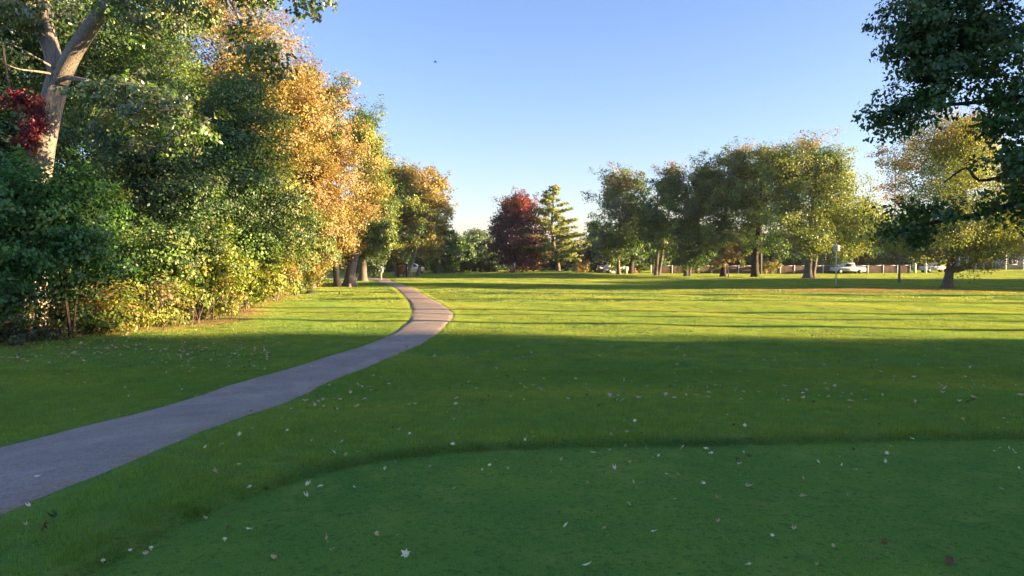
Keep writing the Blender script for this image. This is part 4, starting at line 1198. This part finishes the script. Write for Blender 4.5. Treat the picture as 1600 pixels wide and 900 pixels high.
def canopy():
    b = gp(950, 112)
    root = empty('white_tarp', tuple(b), 'crumpled white tarpaulin heaped over a frame left of the white car', 'tarpaulin')
    rng = np.random.default_rng(4); n = 12; V = []; F = []
    for j in range(6):
        for i in range(n):
            a = i / n * 6.283; r_ = (.95, .9, .75, .5, .28, .05)[j] * rng.uniform(.85, 1.15)
            V.append((r_ * math.cos(a), r_ * math.sin(a), (0, .35, .7, 1.0, 1.25, 1.4)[j] + rng.normal(0, .04)))
    for j in range(5):
        for i in range(n): F.append((j * n + i, j * n + (i + 1) % n, (j + 1) * n + (i + 1) % n, (j + 1) * n + i))
    MB().add(V, F).build('cover', M_white, root)
    MB().tube([(-1.6, 0, 1.15), (.2, 0, .95)], [.05, .05], 6).build('frame_pole', M_galv, root)
    MB().tube([(-1.6, 0, 1.15), (-1.6, 0, 0)], [.04, .04], 6).build('frame_leg', M_galv, root)
    b = gp(937, 112)
    root = empty('shed_frame', tuple(b), 'small pink-edged hutch under the dark trees left of the white tarpaulin', 'hutch')
    MB().box(-.45, .45, -.4, .4, 0, .7).build('box', M_brick, root)
    MB().prism([(-.55, .702), (.55, .702), (0, 1.0)], -.5, .5).build('roof', M_siding, root)
    for s_ in (-1, 1): MB().box(s_ * .5 - .04, s_ * .5 + .04, -.46, -.402, 0, .69).build('corner_post', M_siding, root)
canopy()

def stump():
    b = G(485, 459)
    root = empty('tree_stump', tuple(b), 'low black stump on the sunny lawn at the edge of the wood', 'stump')
    rng = np.random.default_rng(8); V = []; F = []; n = 14
    for j, (r_, z) in enumerate([(.30, -.03), (.27, .08), (.21, .17), (.16, .21), (.03, .22)]):
        for i in range(n):
            a = i / n * 6.283; q = r_ * (1 + .12 * math.sin(3 * a + j) + rng.normal(0, .04))
            V.append((q * math.cos(a), q * math.sin(a) * .8, z + rng.normal(0, .01)))
    for j in range(4):
        for i in range(n): F.append((j * n + i, j * n + (i + 1) % n, (j + 1) * n + (i + 1) % n, (j + 1) * n + i))
    MB().add(V, F).build('wood', M_char, root, True)
    MB().tube([(-.2, -.1, .03), (-.45, -.15, .02), (-.62, -.2, .0)], [.06, .04, .02], 6).build('root', M_char, root)
    b = G(546, 449)
    o = MB().tube([(0, 0, -.05), (0, 0, .1), (.02, 0, .28)], [.17, .14, .10], 9).build('tree_stump', M_bark_pale); o.location = tuple(b)
    set_props(o, 'small pale sunlit stump in front of the thick buttressed trunk', 'stump')
    for px, py, lab in ((530, 460, 'tiny dark peg on the sunny lawn in front of the thick trunks'), (870, 436, 'tiny dark peg on the far lawn below the conifer mound')):
        b = G(px, py)
        o = MB().tube([(0, 0, -.03), (.01, 0, .12), (.02, 0, .16)], [.05, .045, .03], 8).build('ground_peg', M_black); o.location = tuple(b)
        set_props(o, lab, 'peg')
stump()

def bird():
    p = P(680, 97, 70)
    root = empty('bird', tuple(p), 'tiny dark bird high in the blue sky', 'bird')
    MB().tube([(-.16, 0, 0), (-.08, 0, .02), (.02, 0, .01), (.12, 0, -.01), (.2, 0, -.01)], [.01, .035, .045, .03, .008], 8).build('body', M_black, root, True)
    for s_ in (-1, 1):
        MB().add([(-.05, 0, .02), (.06, 0, .02), (.09, s_ * .16, .09), (.02, s_ * .30, .06), (-.03, s_ * .15, .09), (-.05, 0, .035), (.06, 0, .035)],
                 [(0, 1, 2, 4), (4, 2, 3), (6, 5, 4, 2)]).build('wing', M_black, root)
bird()

# houses beyond the right end of the fence
def house(label, px0, px1, dd, wallmat, h=2.6, posts=4):
    a = gp(px0, dd); b = gp(px1, dd); L = b[0] - a[0]
    root = empty('ranch_house', tuple(a), label, 'house')
    MB().box(0, L, 0, 8, -.1, h).build('wall', wallmat, root)
    MB().add([(-.6, -.9, h + .002), (L + .6, -.9, h + .002), (L + .6, 8.9, h + .002), (-.6, 8.9, h + .002), (-.3 + 2, 4, h + 2.1), (L + .3 - 2, 4, h + 2.1)],
             [(0, 1, 5, 4), (2, 3, 4, 5), (1, 2, 5), (3, 0, 4), (3, 2, 1, 0)]).build('roof', M_roof, root)
    n = max(2, int(L / 3.2))
    for i in range(n):
        x = L * (i + .5) / n
        if i == n // 2:
            dr = MB().box(x - .45, x + .45, -.03, -.002, 0, 2.05).build('door', M_brownwood, root)
            MB().tube([(x + .33, -.06, 1.0), (x + .33, -.03, 1.0)], [.03, .03], 6).build('handle', M_galv, dr)
        else:
            w_ = MB().box(x - .75, x + .75, -.05, -.002, .85, .93).box(x - .75, x + .75, -.05, -.002, 2.0, 2.08).box(x - .75, x - .67, -.05, -.002, .932, 1.998).box(x + .67, x + .75, -.05, -.002, .932, 1.998).box(x - .03, x + .03, -.045, -.002, .932, 1.998).build('window', M_white, root)
            MB().box(x - .668, x - .032, -.03, -.003, .934, 1.996).build('pane', M_glass, w_)
            MB().box(x + .032, x + .668, -.03, -.003, .934, 1.996).build('pane', M_glass, w_)
    for i in range(posts):
        x = .4 + (L - .8) * i / (posts - 1)
        MB().box(x - .11, x + .11, -.88, -.66, -.1, h).build('porch_post', M_white, root)
house('low brick house with white porch posts behind the lone yellow maple', 1490, 1550, 124, M_brick, posts=5)
house('low pale-walled house at the right edge beyond the lawn', 1562, 1680, 122, M_siding, posts=5)
house('pale house with a grey roof glimpsed left of the lone yellow maple trunk', 1446, 1482, 132, M_siding, posts=3)
house('pale blue-grey house roof showing over the fence between the trunks', 1066, 1100, 150, M_siding, posts=3)
house('white-walled house showing over the fence right of the short dark trunk', 1142, 1175, 150, M_white, posts=3)
for px, lab in ((1429.5, 'white gate pillar at the right end of the long fence'), (1446, 'white gate pillar nearer the lone yellow maple')):
    b = gp(px, 107)
    root = empty('gate_pillar', tuple(b), lab, 'pillar')
    MB().box(-.13, .13, -.13, .13, -.1, 1.15).build('shaft', M_white, root)
    MB().box(-.19, .19, -.19, .19, 1.152, 1.24).build('cap', M_white, root)
    MB().tube([(0, 0, 1.241), (0, 0, 1.32), (0, 0, 1.45), (0, 0, 1.5)], [.06, .14, .12, .04], 10).build('finial', M_white, root)

# ------------------------------------------------------------------ fallen leaves
def maple_leaf(seed, curl, size=1.0):
    r = np.random.default_rng(seed)
    ang = [-90, -60, -28, -10, 8, 38, 60, 90, 120, 142, 172, 190, 208, 240]
    rad = [.18, .42, .30, .60, .42, .75, .42, .95, .42, .75, .42, .60, .30, .42]
    V = [(0, 0, .0)]
    for a, q in zip(ang, rad):
        q *= r.uniform(.85, 1.12)
        x = q * math.cos(R(a)); y = q * math.sin(R(a)) + .15
        z = curl * (x * x * 1.0 + .5 * y * y) + .04 * r.normal()
        V.append((x, y, z))
    n = len(ang); F = [(0, i + 1, (i + 1) % n + 1) for i in range(n)]
    V += [(-.012, -.03, .0), (.012, -.03, .0), (.03, -.6, .10 * curl + .02)]
    F.append((n + 1, n + 2, n + 3))
    me = bpy.data.meshes.new('fallen_leaf')
    me.from_pydata([(x * size, y * size, z * size) for x, y, z in V], [], F)
    return me
def fl_mat(name, c, c2):
    m = pbr(name, c, .7, c2, 9)
    return m
FM = {'pale': fl_mat('pale_leaf', (.85, .76, .55), (.66, .56, .34)), 'brown': fl_mat('brown_leaf', (.20, .09, .04), (.10, .045, .025)),
      'tan': fl_mat('tan_leaf', (.62, .44, .25), (.42, .26, .13)), 'yellow': fl_mat('yellow_leaf', (.45, .38, .10), (.3, .28, .08)), 'green': fl_mat('green_leaf', (.10, .16, .08), (.06, .10, .05))}
LM = {}
for kname in FM:
    LM[kname] = []
    for q in range(4):
        me = maple_leaf(200 + q * 7 + len(kname), (1.1, -.9, 1.7, .45)[q]); me.materials.append(FM[kname]); LM[kname].append(me)
nleaf = [0]
def zone(x, y):
    if sd_poly(np.array([x]), np.array([y]))[0] < 0: return 'tee', 'on the short grass of the tee', .016
    pdv = path_dist(x, y)[0]
    if pdv < 0: return 'path', 'lying on the grey path', .035
    c = cen[np.argmin(np.abs(cen[:, 1] - y))]
    if x < c[0]: return 'left', 'in the grass left of the path', .035
    return 'rough', 'in the longer grass beyond the tee', .045
def fallen(x, y, kind, size, rng, label=None):
    zn_, zl, dz = zone(x, y)
    me = LM[kind][int(rng.integers(0, 4))]
    o = bpy.data.objects.new('fallen_leaf', me); COL.objects.link(o)
    o.location = (x, y, float(H(x, y)) + dz + size * .12)
    o.rotation_euler = (rng.normal(0, .45), rng.normal(0, .45), rng.uniform(0, 6.283))
    o.scale = (size * rng.uniform(.6, 1.05), size * rng.uniform(.75, 1.1), size)
    set_props(o, label or f'small {kind} fallen leaf {zl}', 'leaf', f'{kind} fallen leaves {zl}')
    nleaf[0] += 1
    return o
rl = np.random.default_rng(21)
BIG = [(636, 873, 'pale', 1.3), (917, 889, 'pale', 1.35), (1167, 887, 'pale', 1.0), (510, 852, 'tan', 1.1), (391, 831, 'pale', 1.0), (319, 811, 'tan', 1.0), (504, 762, 'pale', 1.2),
       (711, 765, 'tan', .9), (795, 734, 'tan', .9), (388, 773, 'pale', 1.1), (601, 738, 'pale', .9), (1167, 713, 'brown', 1.7), (1146, 673, 'brown', 1.2), (1100, 703, 'pale', 1.2), (1113, 712, 'pale', 1.2), (1065, 704, 'pale', 1.1),
       (1009, 704, 'tan', 1.1), (951, 708, 'tan', 1.2), (923, 710, 'pale', .9), (942, 690, 'tan', 1.0), (835, 690, 'pale', .9), (821, 697, 'pale', .7), (1167, 765, 'tan', 1.1), (1119, 781, 'tan', .9), (1123, 820, 'tan', .9),
       (882, 828, 'pale', .9), (944, 827, 'tan', .8), (1022, 834, 'pale', .8), (1250, 780, 'tan', 1.0), (1325, 780, 'tan', .8), (1427, 690, 'pale', 1.2), (1385, 709, 'pale', 1.1),
       (1485, 880, 'brown', 1.9), (1365, 880, 'tan', .8), (1128, 884, 'brown', .9), (1562, 767, 'tan', .8), (47, 803, 'pale', 1.0), (88, 822, 'green', 2.0), (70, 830, 'brown', 1.6), (279, 639, 'pale', 1.1), (131, 600, 'pale', 1.3), (115, 643, 'pale', 1.1),
       (373, 688, 'pale', 1.2), (345, 701, 'pale', 1.1), (396, 676, 'tan', .9), (450, 678, 'pale', .9), (377, 734, 'pale', 1.1), (319, 709, 'pale', .9), (640, 686, 'pale', 1.0), (672, 730, 'tan', .8), (55, 753, 'pale', 1.1), (48, 755, 'tan', .8), (540, 722, 'tan', .8), (415, 770, 'brown', .9), (669, 735, 'tan', .7), (203, 866, 'pale', .7), (228, 871, 'tan', .8), (990, 665, 'pale', .9), (1030, 713, 'pale', .8), (42, 833, 'pale', 1.0), (920, 759, 'tan', .8), (945, 759, 'tan', .8), (1040, 744, 'pale', .6), (1153, 729, 'pale', .8), (560, 606, 'pale', 1.1), (595, 640, 'pale', .9), (1300, 858, 'tan', .8), (1255, 749, 'tan', .8), (1585, 710, 'pale', 1.3), (1335, 707, 'brown', .8)]
for (px, py, kd, sz) in BIG:
    q = G(px, py); fallen(q[0], q[1], kd, .037 * sz, rl)
kinds = ['pale', 'pale', 'tan', 'tan', 'yellow', 'brown']
cnt = 0
while cnt < 200:
    u = rl.uniform()
    if u < .42:      # band left of the path, thick with leaves
        px, py = rl.uniform(0, 420), 560 + rl.normal(0, 28)
        if py < 515 or py > 660: continue
    elif u < .85: px, py = rl.uniform(380, 1600), rl.uniform(590, 760) - 20
    else: px, py = rl.uniform(200, 1600), rl.uniform(700, 895)
    q = G(px, py)
    if path_dist(q[0], q[1])[0] < .1 and rl.uniform() < .8: continue
    fallen(q[0], q[1], kinds[int(rl.integers(0, 6))], .030 * rl.uniform(.5, 1.35), rl); cnt += 1

# far specks of leaf, too many to count
def leaf_litter():
    rng = np.random.default_rng(31); n = 800
    px = np.r_[rng.uniform(0, 420, 500), rng.uniform(380, 1650, 300)]; py = np.r_[545 + rng.normal(0, 15, 500), rng.uniform(520, 690, 300)]
    V = []; F = []
    for a, b in zip(px, py):
        d = 1.65 * FPX / (b - 405) * 1.27; x = (a - 800) / FPX * d; y = d
        if y > 40 or (x < 0 and path_dist(x, y)[0] < 0 and rng.uniform() < .7): continue
        z = float(H(x, y)) + .045; s_ = .042 * rng.uniform(.5, 1.2); k = len(V)
        t = rng.uniform(0, 6.28); c, s2 = math.cos(t) * s_, math.sin(t) * s_
        zz = rng.normal(0, .4, 5) * s_
        V += [(x + c, y + s2, z + abs(zz[0])), (x - s2 * .7, y + c * .7, z + zz[1]), (x - c, y - s2, z + abs(zz[2])), (x + s2 * .7, y - c * .7, z + zz[3]), (x, y, z)]
        F += [(k + 4, k, k + 1), (k + 4, k + 1, k + 2), (k + 4, k + 2, k + 3), (k + 4, k + 3, k)]
    o = mesh_np('leaf_litter', np.array(V), np.array(F), FM['tan'])
    set_props(o, kind='stuff')
leaf_litter()
def path_grit():
    rng = np.random.default_rng(77); V = []; F = []
    for i in range(700):
        k = int(rng.integers(20, 330)); t = rng.uniform(-1, 1); t = np.sign(t) * abs(t) ** .6
        p = cen[k] + nor[k] * t * HALF[k] * .97 + rng.normal(0, .05, 2)
        if p[1] < 3 or p[1] > 26 or path_dist(p[0], p[1])[0] > -.02: continue
        z = float(H(p[0], p[1])) + .031; s_ = rng.uniform(.004, .016); n0 = len(V); a = rng.uniform(0, 6.28)
        c, sn = math.cos(a) * s_, math.sin(a) * s_
        V += [(p[0] + c, p[1] + sn, z), (p[0] - sn, p[1] + c, z), (p[0] - c, p[1] - sn, z), (p[0] + sn, p[1] - c, z), (p[0], p[1], z + s_ * .7)]
        F += [(n0 + q, n0 + (q + 1) % 4, n0 + 4) for q in range(4)]
    set_props(mesh_np('path_grit', np.array(V), np.array(F), FM['tan']), kind='stuff')
path_grit()

for px, py, lab in ((161, 880, 'small round cream mushroom nearest the bottom left of the tee'), (236, 860, 'small round cream mushroom on the tee beside a fallen leaf'), (351, 846, 'small round cream mushroom furthest right on the tee')):
    b = G(px, py)
    root = empty('mushroom', tuple(b), lab, 'mushroom', 'mushrooms on the tee')
    MB().tube([(0, 0, -.005), (0, 0, .016)], [.004, .004], 8).build('stem', FM['pale'], root)
    MB().tube([(0, 0, .010), (0, 0, .013), (0, 0, .019), (0, 0, .023), (0, 0, .0245)], [.006, .012, .0115, .007, .001], 12).build('cap', FM['pale'], root, True)

def twigs():
    rng = np.random.default_rng(41)
    # stray dry stems along the foot of the wood edge
    V = []; F = []; n = 0
    for i in range(260):
        y = rng.uniform(18, 40); x = np.interp(y, WOOD[:, 1], WOOD[:, 0]) - rng.uniform(-.5, 1.2)
        z = float(H(x, y)); h = rng.uniform(.25, 1.3)
        p = np.array([[x, y, z - .02], [x + rng.normal(0, .15), y + rng.normal(0, .15), z + h * .6], [x + rng.normal(0, .35), y + rng.normal(0, .3), z + h * rng.uniform(.5, 1)]])
        v, f = tube_arrays(p, np.array([.009, .007, .004]), 3); V.append(v); F.append(f + n); n += len(v)
    o = mesh_np('dry_undergrowth', np.concatenate(V), np.concatenate(F), pbr('dry_stem', (.24, .17, .11), .9, (.13, .09, .06), 9))
    set_props(o, kind='stuff')
twigs()
# ------------------------------------------------------------------ air
hz = MB().box(-5200, 5200, -5200, 5200, -3, 34).build('haze', None)
hm = bpy.data.materials.new('air'); hm.use_nodes = True; hm.node_tree.nodes.clear()
pv = hm.node_tree.nodes.new('ShaderNodeVolumePrincipled'); ho = hm.node_tree.nodes.new('ShaderNodeOutputMaterial')
pv.inputs['Color'].default_value = (.95, .95, .95, 1); pv.inputs['Density'].default_value = .00016; pv.inputs['Anisotropy'].default_value = .2
hm.node_tree.links.new(pv.outputs[0], ho.inputs['Volume'])
hz.data.materials.append(hm)
set_props(hz, kind='stuff')
print('TRIS', TOTAL[0], 'leaves', nleaf[0], 'objects', len(bpy.data.objects))
